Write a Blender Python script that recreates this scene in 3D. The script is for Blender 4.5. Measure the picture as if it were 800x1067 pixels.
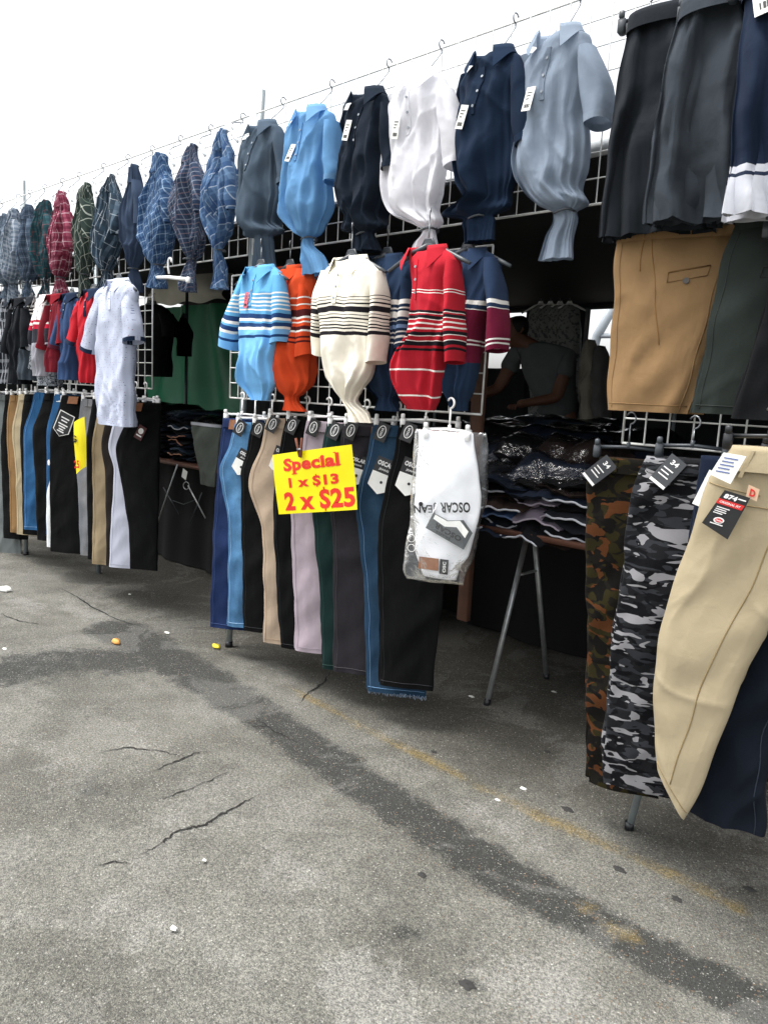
import bpy, math, random
import numpy as np
from mathutils import Vector, Matrix

# ------------------------------------------------------------------ camera
for o in list(bpy.data.objects): bpy.data.objects.remove(o)
SC = bpy.context.scene
COL = SC.collection
FPX = 788.0; CX, CY = 400.0, 533.5; H = 1.4
def _ray(px, py): return np.array([px-CX, -(py-CY), -FPX])
_v1 = _ray(-442, 368); _v1 /= np.linalg.norm(_v1)
_vv = _ray(140, 5600); _vv /= np.linalg.norm(_vv)
_X = -_v1; _Z = -_vv; _Z = _Z-_X*_Z.dot(_X); _Z /= np.linalg.norm(_Z); _Y = np.cross(_Z, _X)
RW = np.array([_X, _Y, _Z])
cam = bpy.data.cameras.new('camera'); camo = bpy.data.objects.new('camera', cam); COL.objects.link(camo)
m = Matrix([list(RW[0])+[0], list(RW[1])+[0], list(RW[2])+[H], [0, 0, 0, 1]])
camo.matrix_world = m
cam.sensor_fit = 'HORIZONTAL'; cam.sensor_width = 36; cam.lens = 36*FPX/800
cam.clip_start = 0.05; cam.clip_end = 2000
SC.camera = camo

# ------------------------------------------------------------------ sky, sun, exposure
SUN_EL, SUN_AZ = math.radians(70), math.radians(215)     # azimuth clockwise from +Y
w = bpy.data.worlds.new('World'); SC.world = w; w.use_nodes = True
nt = w.node_tree; nt.nodes.clear()
sk = nt.nodes.new('ShaderNodeTexSky'); sk.sky_type = 'NISHITA'; sk.sun_disc = False
sk.sun_elevation = SUN_EL; sk.sun_rotation = SUN_AZ; sk.air_density = 1.0; sk.dust_density = 4.0; sk.ozone_density = 1.0
hs = nt.nodes.new('ShaderNodeHueSaturation'); hs.inputs['Saturation'].default_value = 0.14; hs.inputs['Value'].default_value = 1.0
bg = nt.nodes.new('ShaderNodeBackground'); bg.inputs['Strength'].default_value = 0.15
wo = nt.nodes.new('ShaderNodeOutputWorld')
nt.links.new(sk.outputs[0], hs.inputs['Color']); nt.links.new(hs.outputs[0], bg.inputs[0]); nt.links.new(bg.outputs[0], wo.inputs[0])
sl = bpy.data.lights.new('sun', 'SUN'); sl.energy = 1.0; sl.angle = math.radians(25); sl.color = (1, .975, .94)
so = bpy.data.objects.new('sun', sl); COL.objects.link(so)
sd = Vector((math.sin(SUN_AZ)*math.cos(SUN_EL), math.cos(SUN_AZ)*math.cos(SUN_EL), math.sin(SUN_EL)))
so.rotation_euler = sd.to_track_quat('Z', 'Y').to_euler()
vs = SC.view_settings
vs.view_transform = 'Standard'; vs.look = 'None'; vs.gamma = 1; vs.use_curve_mapping = False
vs.exposure = 1.38

# ------------------------------------------------------------------ geometry helpers
def at(px, py, Y):
    d = RW @ _ray(px, py); t = Y/d[1]; p = d*t; return np.array([p[0], p[1], p[2]+H])
def gr(px, py, z=0.0):
    d = RW @ _ray(px, py); t = (z-H)/d[2]; p = d*t; return np.array([p[0], p[1], z])
class Frame:
    """a vertical plane: s runs along it, z up, o out towards the customer"""
    def __init__(f, X, Y, yaw=0.0):
        f.P = np.array([X, Y, 0.0]); a = math.radians(yaw)
        f.t = np.array([math.cos(a), math.sin(a), 0]); f.n = np.array([math.sin(a), -math.cos(a), 0])
    def w(f, s, z, o=0.0):
        s = np.asarray(s, float)[..., None]; z = np.asarray(z, float)[..., None]; o = np.asarray(o, float)[..., None]
        return f.P+s*f.t+o*f.n+z*np.array([0, 0, 1.0])
    def px(f, x, y):
        d = RW @ _ray(x, y); C = np.array([0, 0, H]); k = (f.P-C).dot(f.n)/d.dot(f.n); p = C+d*k
        return (p-f.P).dot(f.t), p[2]
    def s_at(f, x, z):
        a = RW @ np.array([x-CX, CY, -FPX]); b = RW @ np.array([0, -1.0, 0]); C = np.array([0, 0, H])
        A = np.array([[a.dot(f.n), b.dot(f.n)], [a[2], b[2]]]); r = np.array([(f.P-C).dot(f.n), z-H])
        t, s = np.linalg.solve(A, r); p = C+t*a+s*b
        return (p-f.P).dot(f.t)
def frame_at(px, Y, yaw=0.0, py=400):
    p = at(px, py, Y); return Frame(p[0], Y, yaw)
def pchip(x, y, q):
    x = np.asarray(x, float); y = np.asarray(y, float); q = np.asarray(q, float)
    if len(x) == 2: return np.interp(q, x, y)
    h = np.diff(x); d = np.diff(y)/h; m_ = np.zeros_like(y)
    for i in range(1, len(x)-1):
        if d[i-1]*d[i] > 0:
            w1 = 2*h[i]+h[i-1]; w2 = h[i]+2*h[i-1]; m_[i] = (w1+w2)/(w1/d[i-1]+w2/d[i])
    m_[0] = d[0]; m_[-1] = d[-1]
    i = np.clip(np.searchsorted(x, q)-1, 0, len(h)-1); t = (q-x[i])/h[i]
    return ((1+2*t)*(1-t)**2)*y[i]+t*(1-t)**2*h[i]*m_[i]+t*t*(3-2*t)*y[i+1]+t*t*(t-1)*h[i]*m_[i+1]

_RT = np.random.RandomState(11).rand(256, 256)
def vnoise(x, y, sd=0):
    x = np.asarray(x, float)+sd*17.3+500; y = np.asarray(y, float)+sd*5.7+500
    xi = np.floor(x).astype(int); yi = np.floor(y).astype(int); fx = x-xi; fy = y-yi
    fx = fx*fx*(3-2*fx); fy = fy*fy*(3-2*fy); g = lambda a, b: _RT[a % 256, b % 256]
    return (g(xi, yi)*(1-fx)+g(xi+1, yi)*fx)*(1-fy)+(g(xi, yi+1)*(1-fx)+g(xi+1, yi+1)*fx)*fy
def crease(x, v, sd):
    """cloth wrinkles: soft swells cut by sharper slanting creases, about -1..1"""
    wx = vnoise(x*4, v*3, sd+1)-.5; wv = vnoise(x*4, v*3, sd+2)-.5
    a = x*9+v*3.2+wx*2.4; b = v*4.2-x*2.0+wv*1.8
    r1 = 1-np.abs(2*vnoise(a, b*.55, sd+3)-1)
    a2 = x*11-v*6+wx*3; b2 = v*6+x*4+wv*2
    r2 = 1-np.abs(2*vnoise(a2, b2*.6, sd+4)-1)
    return (vnoise(x*5, v*3.0, sd+5)-.5)*1.3+(r1**3)*.9-.3+((r2**4)*.6-.15)+(vnoise(x*26, v*18, sd+6)-.5)*.14
class MB:
    def __init__(b): b.v = []; b.f = []; b.uv = []; b.mi = []
    def grid(b, P, UV=None, closed=False, mi=0):
        nr, nc = P.shape[:2]; o = len(b.v)
        b.v += [tuple(p) for p in P.reshape(-1, 3)]
        if UV is None: UV = np.zeros((nr, nc, 2))
        b.uv += [tuple(p) for p in UV.reshape(-1, 2)]
        for i in range(nr-1):
            for j in range(nc if closed else nc-1):
                k = (j+1) % nc
                b.f.append((o+i*nc+j, o+(i+1)*nc+j, o+(i+1)*nc+k, o+i*nc+k)); b.mi.append(mi)
        return o
    def poly(b, pts, uvs=None, mi=0):
        o = len(b.v); b.v += [tuple(p) for p in pts]; b.uv += (uvs or [(0, 0)]*len(pts)); b.f.append(tuple(range(o, o+len(pts)))); b.mi.append(mi)
    def tube(b, pts, r, n=6, mi=0, caps=True):
        pts = [np.array(p, float) for p in pts]; rs = r if hasattr(r, '__len__') else [r]*len(pts)
        o = len(b.v); prev = None
        for i, p in enumerate(pts):
            d = pts[min(i+1, len(pts)-1)]-pts[max(i-1, 0)]; d = d/(np.linalg.norm(d)+1e-9)
            u = (np.array([0, 0, 1.0]) if abs(d[2]) < .9 else np.array([1.0, 0, 0])) if prev is None else prev
            u = u-d*u.dot(d); u /= np.linalg.norm(u)+1e-9; prev = u; q = np.cross(d, u)
            for k in range(n):
                a = 2*math.pi*k/n; b.v.append(tuple(p+rs[i]*(u*math.cos(a)+q*math.sin(a)))); b.uv.append((k/n, i))
        for i in range(len(pts)-1):
            for k in range(n):
                b.f.append((o+i*n+k, o+i*n+(k+1) % n, o+(i+1)*n+(k+1) % n, o+(i+1)*n+k)); b.mi.append(mi)
        if caps:
            b.f.append(tuple(o+k for k in range(n))[::-1]); b.mi.append(mi)
            e = o+(len(pts)-1)*n; b.f.append(tuple(e+k for k in range(n))); b.mi.append(mi)
    def box(b, c, sx, sy, sz, ax=None, bev=0.0, mi=0):
        """box about c; ax = 3 axes; bev rounds it by chamfering"""
        A = ax if ax is not None else np.eye(3); c = np.array(c, float)
        hx, hy, hz = sx/2, sy/2, sz/2; e = bev
        if e <= 0:
            P = [(x, y, z) for x in (-hx, hx) for y in (-hy, hy) for z in (-hz, hz)]
            o = len(b.v)
            for p in P: b.v.append(tuple(c+p[0]*A[0]+p[1]*A[1]+p[2]*A[2])); b.uv.append((p[0], p[1]))
            for f in [(0, 1, 3, 2), (4, 6, 7, 5), (0, 4, 5, 1), (2, 3, 7, 6), (0, 2, 6, 4), (1, 5, 7, 3)]:
                b.f.append(tuple(o+i for i in f)); b.mi.append(mi)
        else:
            R = []
            for (z, q) in [(-hz, e), (-hz+e, 0), (hz-e, 0), (hz, e)]:
                ring = [(hx-q, hy-e-q), (hx-e-q, hy-q), (-hx+e+q, hy-q), (-hx+q, hy-e-q), (-hx+q, -hy+e+q), (-hx+e+q, -hy+q), (hx-e-q, -hy+q), (hx-q, -hy+e+q)]
                R.append([c+x*A[0]+y*A[1]+z*A[2] for x, y in ring])
            R = np.array(R); o = b.grid(R, closed=True, mi=mi)
            b.f.append(tuple(o+k for k in range(8))); b.mi.append(mi)
            b.f.append(tuple(o+24+k for k in range(8))[::-1]); b.mi.append(mi)
    def build(b, name, mats, parent=None, loc=None, smooth=True, label=None):
        me = bpy.data.meshes.new(name); org = np.array(loc if loc is not None else (0, 0, 0), float)
        if parent is not None:
            q = parent
            while q is not None: org = org+np.array(q.location); q = q.parent
        V = np.array(b.v)-org
        me.from_pydata([tuple(p) for p in V], [], b.f)
        uvl = me.uv_layers.new(name='UVMap'); li = np.empty(len(me.loops), np.int32); me.loops.foreach_get('vertex_index', li)
        uvl.data.foreach_set('uv', np.array(b.uv, float)[li].ravel())
        me.polygons.foreach_set('use_smooth', [smooth]*len(b.f)); me.polygons.foreach_set('material_index', b.mi)
        for q in (mats if isinstance(mats, (list, tuple)) else [mats]): me.materials.append(q)
        me.update()
        o = bpy.data.objects.new(name, me); COL.objects.link(o)
        if parent is not None: o.parent = parent
        if loc is not None: o.location = loc
        if label: o['label'] = label
        return o
def thing(name, label, cat, loc, group=None):
    o = bpy.data.objects.new(name, None); COL.objects.link(o); o.location = [float(x) for x in loc]
    o.empty_display_size = .1; o['label'] = label; o['category'] = cat
    if group: o['group'] = group
    return o
def tag(o, label, cat, group=None):
    o['label'] = label; o['category'] = cat
    if group: o['group'] = group
    return o
def struct(o): o['kind'] = 'structure'; return o

# ------------------------------------------------------------------ materials
def lin(c):
    if isinstance(c, str):
        c = c.lstrip('#'); c = [int(c[i:i+2], 16)/255 for i in (0, 2, 4)]
        c = [x/12.92 if x <= .04045 else ((x+.055)/1.055)**2.4 for x in c]
    return (c[0], c[1], c[2], 1.0)
class NT:
    def __init__(s, name):
        s.m = bpy.data.materials.new(name); s.m.use_nodes = True; s.t = s.m.node_tree; s.t.nodes.clear()
        s.out = s.t.nodes.new('ShaderNodeOutputMaterial')
    def n(s, typ, ins=None, **kw):
        q = s.t.nodes.new(typ)
        for k, v in kw.items(): setattr(q, k, v)
        if ins:
            for k, v in ins.items():
                if hasattr(v, 'is_output'): s.t.links.new(v, q.inputs[k])
                else: q.inputs[k].default_value = v
        return q
    def math(s, op, a, b=None, c=None, clamp=False):
        q = s.t.nodes.new('ShaderNodeMath'); q.operation = op; q.use_clamp = clamp
        for i, v in enumerate((a, b, c)):
            if v is None: continue
            if hasattr(v, 'is_output'): s.t.links.new(v, q.inputs[i])
            else: q.inputs[i].default_value = v
        return q.outputs[0]
    def mix(s, fac, a, b, blend='MIX'):
        q = s.t.nodes.new('ShaderNodeMix'); q.data_type = 'RGBA'; q.blend_type = blend
        for k, v in ((0, fac), (6, a), (7, b)):
            if hasattr(v, 'is_output'): s.t.links.new(v, q.inputs[k])
            else: q.inputs[k].default_value = v
        return q.outputs[2]
    def ramp(s, fac, stops, interp='CONSTANT'):
        q = s.t.nodes.new('ShaderNodeValToRGB'); q.color_ramp.interpolation = interp
        e = q.color_ramp.elements
        while len(e) > 1: e.remove(e[-1])
        e[0].position = stops[0][0]; e[0].color = stops[0][1]
        for p, c in stops[1:]:
            x = e.new(p); x.color = c
        s.t.links.new(fac, q.inputs[0]); return q.outputs[0]
_MC = {}
def plain(name, col, rough=.6, metal=0.0, bump=0.0, bscale=200, spec=.5, var=0.0, vscale=8, coat=0.0):
    k = ('p', name)
    if k in _MC: return _MC[k]
    s = NT(name); co = s.n('ShaderNodeTexCoord').outputs['Object']
    c = lin(col)
    base = c
    p = s.n('ShaderNodeBsdfPrincipled', {'Roughness': rough, 'Metallic': metal, 'Specular IOR Level': spec, 'Coat Weight': coat})
    if var > 0:
        nz = s.n('ShaderNodeTexNoise', {'Vector': co, 'Scale': vscale, 'Detail': 5}).outputs[0]
        d = tuple(x*(1-var) for x in c[:3])+(1,); e = tuple(min(1, x*(1+var)) for x in c[:3])+(1,)
        base = s.ramp(nz, [(0.3, d), (0.7, e)], 'LINEAR'); s.t.links.new(base, p.inputs['Base Color'])
    else: p.inputs['Base Color'].default_value = c
    if bump > 0:
        nz = s.n('ShaderNodeTexNoise', {'Vector': co, 'Scale': bscale, 'Detail': 3}).outputs[0]
        bp = s.n('ShaderNodeBump', {'Height': nz, 'Strength': bump, 'Distance': .002}); s.t.links.new(bp.outputs[0], p.inputs['Normal'])
    s.t.links.new(p.outputs[0], s.out.inputs[0]); _MC[k] = s.m; return s.m

def cloth(name, col, pat=None, data=None, transl=0.0, rough=.92, weave=900, wr=.35, wrs=16, denim=False, var=.14):
    """woven or knitted cloth; UVs are metres (u across, v down)"""
    k = ('c', name)
    if k in _MC: return _MC[k]
    s = NT(name)
    tc = s.n('ShaderNodeTexCoord'); uvn = s.n('ShaderNodeUVMap'); uvn.uv_map = 'UVMap'; uv = uvn.outputs[0]; ob = tc.outputs['Object']
    # slight wander so that stripes are never ruler-straight
    nd = s.n('ShaderNodeTexNoise', {'Vector': ob, 'Scale': 5.0, 'Detail': 2}).outputs['Color']
    sub = s.n('ShaderNodeVectorMath', {0: nd, 1: (.5, .5, .5)}, operation='SUBTRACT').outputs[0]
    scl = s.n('ShaderNodeVectorMath', {0: sub, 'Scale': .03}, operation='SCALE').outputs[0]
    uvd = s.n('ShaderNodeVectorMath', {0: uv, 1: scl}, operation='ADD').outputs[0]
    sep = s.n('ShaderNodeSeparateXYZ', {0: uvd}); U, V = sep.outputs[0], sep.outputs[1]
    base = None
    if pat is None:
        rgb = s.n('ShaderNodeRGB'); rgb.outputs[0].default_value = lin(col); base = rgb.outputs[0]
    elif pat == 'stripes':      # data = (length, [(v, colour), ...]) constant bands down the cloth
        L, st = data; f = s.math('DIVIDE', V, L, clamp=True)
        base = s.ramp(f, [(0, lin(col))]+[(v/L, lin(c)) for v, c in st][:31])
    elif pat == 'plaid':        # data = (period, angle, [(pos, colour, alpha)], [(pos...)])
        per, ang, su, sv = data
        rot = s.n('ShaderNodeVectorRotate', {'Vector': uvd, 'Angle': math.radians(ang)}); rot.rotation_type = 'Z_AXIS'
        sp = s.n('ShaderNodeSeparateXYZ', {0: rot.outputs[0]})
        rgb = s.n('ShaderNodeRGB'); rgb.outputs[0].default_value = lin(col); base = rgb.outputs[0]
        for ax, lst in ((0, su), (1, sv)):
            fr = s.math('FRACT', s.math('DIVIDE', sp.outputs[ax], per))
            for (p0, p1, c, a) in lst:
                g = s.math('MULTIPLY', s.math('GREATER_THAN', fr, p0), s.math('LESS_THAN', fr, p1))
                base = s.mix(s.math('MULTIPLY', g, a*.72), base, lin(c))
    elif pat == 'camo':         # data = [(threshold, colour), ...], scale
        st, sc, sq = data
        mp = s.n('ShaderNodeMapping', {'Vector': uv, 'Scale': (sc, sc*sq, 1)}).outputs[0]
        base = lin(col)
        for i, (th, c) in enumerate(st):
            o_ = s.n('ShaderNodeVectorMath', {0: mp, 1: (3.7*i, 9.1*i, 0)}, operation='ADD').outputs[0]
            nz = s.n('ShaderNodeTexNoise', {'Vector': o_, 'Scale': 1.0, 'Detail': 1.6, 'Roughness': .45, 'Distortion': .9}).outputs[0]
            g = s.math('GREATER_THAN', nz, th); base = s.mix(g, base, lin(c))
    elif pat == 'dots':
        sc, r, c2, c3 = data
        vo = s.n('ShaderNodeTexVoronoi', {'Vector': uv, 'Scale': sc, 'Randomness': .35}); g = s.math('LESS_THAN', vo.outputs['Distance'], r)
        cc = s.ramp(s.n('ShaderNodeSeparateXYZ', {0: vo.outputs['Color']}).outputs[0], [(0, lin(c2)), (.5, lin(c3))])
        base = s.mix(g, lin(col), cc)
    elif pat == 'speckle':
        sc, th, c2 = data
        nz = s.n('ShaderNodeTexNoise', {'Vector': uv, 'Scale': sc, 'Detail': 2, 'Distortion': .4}).outputs[0]
        base = s.mix(s.math('GREATER_THAN', nz, th), lin(col), lin(c2))
    # uneven dye, worn threads
    n1 = s.n('ShaderNodeTexNoise', {'Vector': ob, 'Scale': 9, 'Detail': 6, 'Roughness': .6}).outputs[0]
    lo = s.ramp(n1, [(.3, (1-var,)*3+(1,)), (.7, (1+var*.6,)*3+(1,))], 'LINEAR')
    base = s.mix(1.0, base, lo, 'MULTIPLY')
    if denim:
        mp = s.n('ShaderNodeMapping', {'Vector': uv, 'Scale': (900, 140, 1)}).outputs[0]
        n2 = s.n('ShaderNodeTexNoise', {'Vector': mp, 'Scale': 1.0, 'Detail': 2}).outputs[0]
        k2 = s.math('MULTIPLY', s.math('SUBTRACT', n2, .5, clamp=True), 2.5, clamp=True)
        pale = s.mix(1.0, base, (1.9, 1.75, 1.55, 1), 'MULTIPLY'); base = s.mix(k2, base, pale)
        n3 = s.n('ShaderNodeTexNoise', {'Vector': ob, 'Scale': 5, 'Detail': 3}).outputs[0]
        pale = s.mix(1.0, base, (1.7, 1.55, 1.4, 1), 'MULTIPLY'); base = s.mix(s.math('MULTIPLY', s.math('SUBTRACT', n3, .48, clamp=True), 2.2, clamp=True), base, pale)
        fd = s.math('SUBTRACT', 1.0, s.math('MULTIPLY', s.math('ABSOLUTE', s.math('ADD', U, .045)), 17.0), clamp=True)
        fd = s.math('MULTIPLY', fd, s.math('ADD', .35, n3)); pale = s.mix(1.0, base, (1.6, 1.5, 1.4, 1), 'MULTIPLY'); base = s.mix(s.math('MULTIPLY', fd, .8, clamp=True), base, pale)
    p = s.n('ShaderNodeBsdfPrincipled', {'Base Color': base, 'Roughness': rough, 'Specular IOR Level': .12, 'Sheen Weight': .02, 'Sheen Roughness': .5})
    w1 = s.n('ShaderNodeTexNoise', {'Vector': ob, 'Scale': wrs, 'Detail': 4, 'Roughness': .55, 'Distortion': .6}).outputs[0]
    mp = s.n('ShaderNodeMapping', {'Vector': uv, 'Scale': (1, .22, 1)}).outputs[0]
    w2 = s.n('ShaderNodeTexNoise', {'Vector': mp, 'Scale': 22, 'Detail': 2}).outputs[0]
    b1 = s.n('ShaderNodeBump', {'Height': w1, 'Strength': wr*.4, 'Distance': .015})
    b2 = s.n('ShaderNodeBump', {'Height': w2, 'Strength': wr*.7, 'Distance': .012, 'Normal': b1.outputs[0]})
    w3 = s.n('ShaderNodeTexNoise', {'Vector': uv, 'Scale': weave, 'Detail': 1}).outputs[0]
    b3 = s.n('ShaderNodeBump', {'Height': w3, 'Strength': .25, 'Distance': .0012, 'Normal': b2.outputs[0]})
    s.t.links.new(b3.outputs[0], p.inputs['Normal'])
    sh = p.outputs[0]
    if transl > 0:
        tr = s.n('ShaderNodeBsdfTranslucent', {'Color': base}); mx = s.n('ShaderNodeMixShader', {0: transl, 1: sh, 2: tr.outputs[0]}); sh = mx.outputs[0]
    s.t.links.new(sh, s.out.inputs[0]); _MC[k] = s.m; return s.m

M_GREYWIRE = plain('wire_chrome', '#e2e3df', .4, .1, var=.12, vscale=30)
M_STEEL = plain('tube_steel', '#b4b8b8', .42, .7, var=.18, vscale=20)
M_POLE = plain('galvanised_pole', '#9aa3a6', .5, .6, var=.2, vscale=14)
M_WHITEP = plain('white_plastic', '#f2f2f0', .35)
M_CLEARP = plain('milky_plastic', '#e8ecee', .25, spec=.6)
M_DARKP = plain('charcoal_plastic', '#3c4146', .38)
M_BLACKP = plain('black_plastic', '#191b1e', .35)
M_HOOK = plain('hook_metal', '#8b8f92', .35, .9)
M_LEATHER = plain('leather_patch_brown', '#8a5a3a', .75, var=.2, vscale=60, bump=.4)
M_CARD_W = plain('white_card', '#e9e9e4', .6, var=.05, vscale=30)
M_CARD_B = plain('black_card', '#1b1c1e', .45)
M_INK = plain('black_ink', '#141414', .5)
M_WINK = plain('white_ink', '#e6e6e4', .5)
M_RED = plain('red_ink', '#c8201e', .55)
M_BUTTON = plain('dark_button', '#3a342c', .3)
M_LBUTTON = plain('pale_button', '#8d949c', .3)
# ------------------------------------------------------------------ cloth surfaces
class Surf:
    """closed soft tube in a Frame.  secs: rows (z, s_left, s_right, half_depth, fold_amp, tilt, offset) from the top down"""
    def __init__(f, fr, secs, seed=0, zuv=None, ks=((3, 1.0), (5, .8), (8, .5), (13, .25)), drift=3.0, ex=.9, wr=.004, u0=None, cr=None):
        f.cr = (wr*1.6 if wr > .002 else 0) if cr is None else cr
        f.fr = fr; S = np.array([tuple(s)+(0,)*(7-len(s)) for s in secs], float); f.zt = S[0, 0]; f.T = S[0, 0]-S[:, 0]; f.S = S
        r = random.Random(seed); f.k = [(k, a*r.uniform(.6, 1.2), r.uniform(0, 6.28), r.uniform(-drift, drift)) for k, a in ks]
        f.seed = seed*7.31 % 50; f.wr = wr; f.ex = ex; f.L = f.T[-1]
        f.vo = 0 if zuv is None else zuv-f.zt
        f.W = max(S[:, 2]-S[:, 1])/2 if u0 is None else u0
    def params(f, v):
        g = [pchip(f.T, f.S[:, i], v) for i in range(1, 7)]; return g
    def P(f, phi, v, off=0.0):
        """phi: 0 = right edge, pi/2 = front, pi = left edge; v = metres below the top"""
        phi = np.asarray(phi, float); v = np.asarray(v, float); phi, v = np.broadcast_arrays(phi, v)
        sl_, sr_, d, F, tilt, of = f.params(v)
        c = np.cos(phi); s = np.sin(phi); w_ = (sr_-sl_)/2; x = w_*np.sign(c)*np.abs(c)**f.ex
        o = d*np.sign(s)*np.abs(s)**.75
        wob = (vnoise(c*1.5, v*5, f.seed)-.5)*1.6
        fo = sum(a*(np.sin(k*phi+p+q*v+wob*min(k, 6)*.5)*.55+(1-2*np.abs(np.sin((k*phi+p+q*v+wob*min(k, 6)*.5)/2))**.8)*.45) for k, a, p, q in f.k)
        o = o+F*fo*.8*np.abs(s)**.5*np.sign(s+1e-6); x = x+F*.35*fo*np.abs(c)*(np.abs(s)+.15)
        if f.cr: o = o+f.cr*crease(x+np.where(s < 0, 3.0, 0), v, f.seed)*np.minimum(1, np.abs(s)*1.6)*np.where(s < 0, -1, 1)
        X = f.seed+x*9; Zz = v*7
        n_ = (np.sin(X*1.3+Zz*2.1+np.sin(Zz*1.7+X)*1.3)+np.sin(X*2.9-Zz*3.3+1.7+np.sin(X*1.9)*1.1)*.6+np.sin(X*5.3+Zz*6.1+f.seed)*.3)
        o = o+f.wr*n_*(np.abs(s)**.5)+off*np.sign(s+1e-9)*(np.abs(s)**.3); x = x+f.wr*(.5*np.sin(Zz*2.3+f.seed+phi)+.45*np.sin(Zz*5.1+f.seed*2+c*2))*(f.wr > .002)
        return f.fr.w((sl_+sr_)/2+x, f.zt-v+tilt*x, o+of)
    def grid(f, nr=30, nc=40, v0=0.0, v1=None, off=0.0):
        v1 = f.L if v1 is None else v1
        v = np.linspace(v0, v1, nr)[:, None]; ph = (np.arange(nc)/nc*2*math.pi)[None, :]
        Pn = f.P(ph, v, off); UV = np.zeros((nr, nc, 2)); UV[..., 0] = np.cos(ph)*f.W*np.where(np.sin(ph) >= 0, 1, -1)+np.where(np.sin(ph) >= 0, 0, .37); UV[..., 1] = v+f.vo
        return Pn, UV
    def mesh(f, nr=30, nc=40, cap_top=False, cap_bot=False):
        b = MB(); P, UV = f.grid(nr, nc); o = b.grid(P, UV, closed=True)
        if cap_top: b.f.append(tuple(o+k for k in range(nc))); b.mi.append(0)
        if cap_bot: e = o+(nr-1)*nc; b.f.append(tuple(e+k for k in range(nc))[::-1]); b.mi.append(0)
        return b
    def patch(f, a0, a1, v0, v1, off=.003, m=5, k=5, b=None, thick=True, skew=0.0, mi=0):
        """a strip lying on the front: a in -1..1 across, v metres down"""
        b = b or MB(); a = np.linspace(a0, a1, m)[None, :]; v = np.linspace(v0, v1, k)[:, None]
        a = np.clip(a+skew*(v-v0), -.995, .995); ph = np.arccos(np.sign(a)*np.abs(a)**(1/f.ex))
        P = f.P(ph, v+0*a, off); UV = np.zeros((k, m, 2)); UV[..., 0] = a*f.W; UV[..., 1] = v-v0
        b.grid(P, UV, mi=mi)
        if thick:      # turned-under edge so that it never reads as a card
            P2 = f.P(ph, v+0*a, off-.004)
            for A, B in ((P[0], P2[0]), (P2[-1], P[-1]), (P2[:, 0], P[:, 0]), (P[:, -1], P2[:, -1])): b.grid(np.array([A, B]), mi=mi)
        return b
    def local(f, a, v, off=.004, size=.04):
        """point on the front with axes (right, up, out)"""
        ph = math.acos(np.sign(a)*abs(a)**(1/f.ex)); p = f.P(ph, v, off); q = f.P(ph, v+size, off)
        up = (p-q); up /= np.linalg.norm(up); n_ = f.fr.n-up*f.fr.n.dot(up); n_ /= np.linalg.norm(n_); r = np.cross(up, n_)
        return p, (r, up, n_)
def rot_axes(A, deg):
    a = math.radians(deg); r, u, n_ = A; return (r*math.cos(a)+u*math.sin(a), -r*math.sin(a)+u*math.cos(a), n_)
def px_secs(fr, rows):
    """rows (xl, xr, y, depth, fold[, tilt[, off]]) in photo pixels -> plane sections"""
    out = []
    for r in rows:
        xl, xr, y = r[:3]; _, z = fr.px((xl+xr)/2, y); L_, R_ = fr.s_at(xl, z), fr.s_at(xr, z)
        # a body with depth shows wider than its flat width when seen from the side: take that off again
        V = np.array([0, 0, H])-fr.w((L_+R_)/2, z); k = V.dot(fr.t)/V.dot(fr.n); d = r[3] if len(r) > 3 else 0; of = r[6] if len(r) > 6 else 0
        w_ = (R_-L_)/2; c = (L_+R_)/2+of*k; w2 = math.sqrt(max(w_*w_-(d*.9*k)**2, (.55*w_)**2)); out.append((z, c-w2, c+w2)+tuple(r[3:]))
    return out
# flat things with real thickness laid out in (right, up, out) axes
def plate(b, p, A, pts, th=.0015, mi=0, bend=0.0):
    r, u, n_ = A
    F_ = [p+x*r+y*u+(bend*x*x)*n_ for x, y in pts]; B_ = [q-th*n_ for q in F_]
    b.poly(F_, [(x, y) for x, y in pts], mi); b.poly(B_[::-1], None, mi)
    for i in range(len(pts)):
        j = (i+1) % len(pts); b.poly([F_[i], B_[i], B_[j], F_[j]], None, mi)
def rect(w_, h_, x0=0, y0=0): return [(x0, y0-h_), (x0+w_, y0-h_), (x0+w_, y0), (x0, y0)]
def ell(rx, ry, x0=0, y0=0, n=20): return [(x0+rx*math.cos(2*math.pi*i/n), y0+ry*math.sin(2*math.pi*i/n)) for i in range(n)]
_TX = {}
def text_pts(txt, bold=0.0, shear=0.0):
    k = (txt, bold, shear)
    if k in _TX: return _TX[k]
    c = bpy.data.curves.new('txt', 'FONT'); c.body = txt; c.size = 1.0; c.offset = bold; c.resolution_u = 3; c.shear = shear; c.space_character = 1+bold*1.5
    o = bpy.data.objects.new('txt', c); COL.objects.link(o); bpy.context.view_layer.update()
    me = o.evaluated_get(bpy.context.evaluated_depsgraph_get()).to_mesh()
    V = [(v.co.x, v.co.y) for v in me.vertices]; F_ = [tuple(p.vertices) for p in me.polygons]
    o.evaluated_get(bpy.context.evaluated_depsgraph_get()).to_mesh_clear(); bpy.data.objects.remove(o); bpy.data.curves.remove(c)
    xs = [v[0] for v in V]; ys = [v[1] for v in V]
    _TX[k] = (V, F_, min(xs), max(xs), min(ys), max(ys)); return _TX[k]
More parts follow.
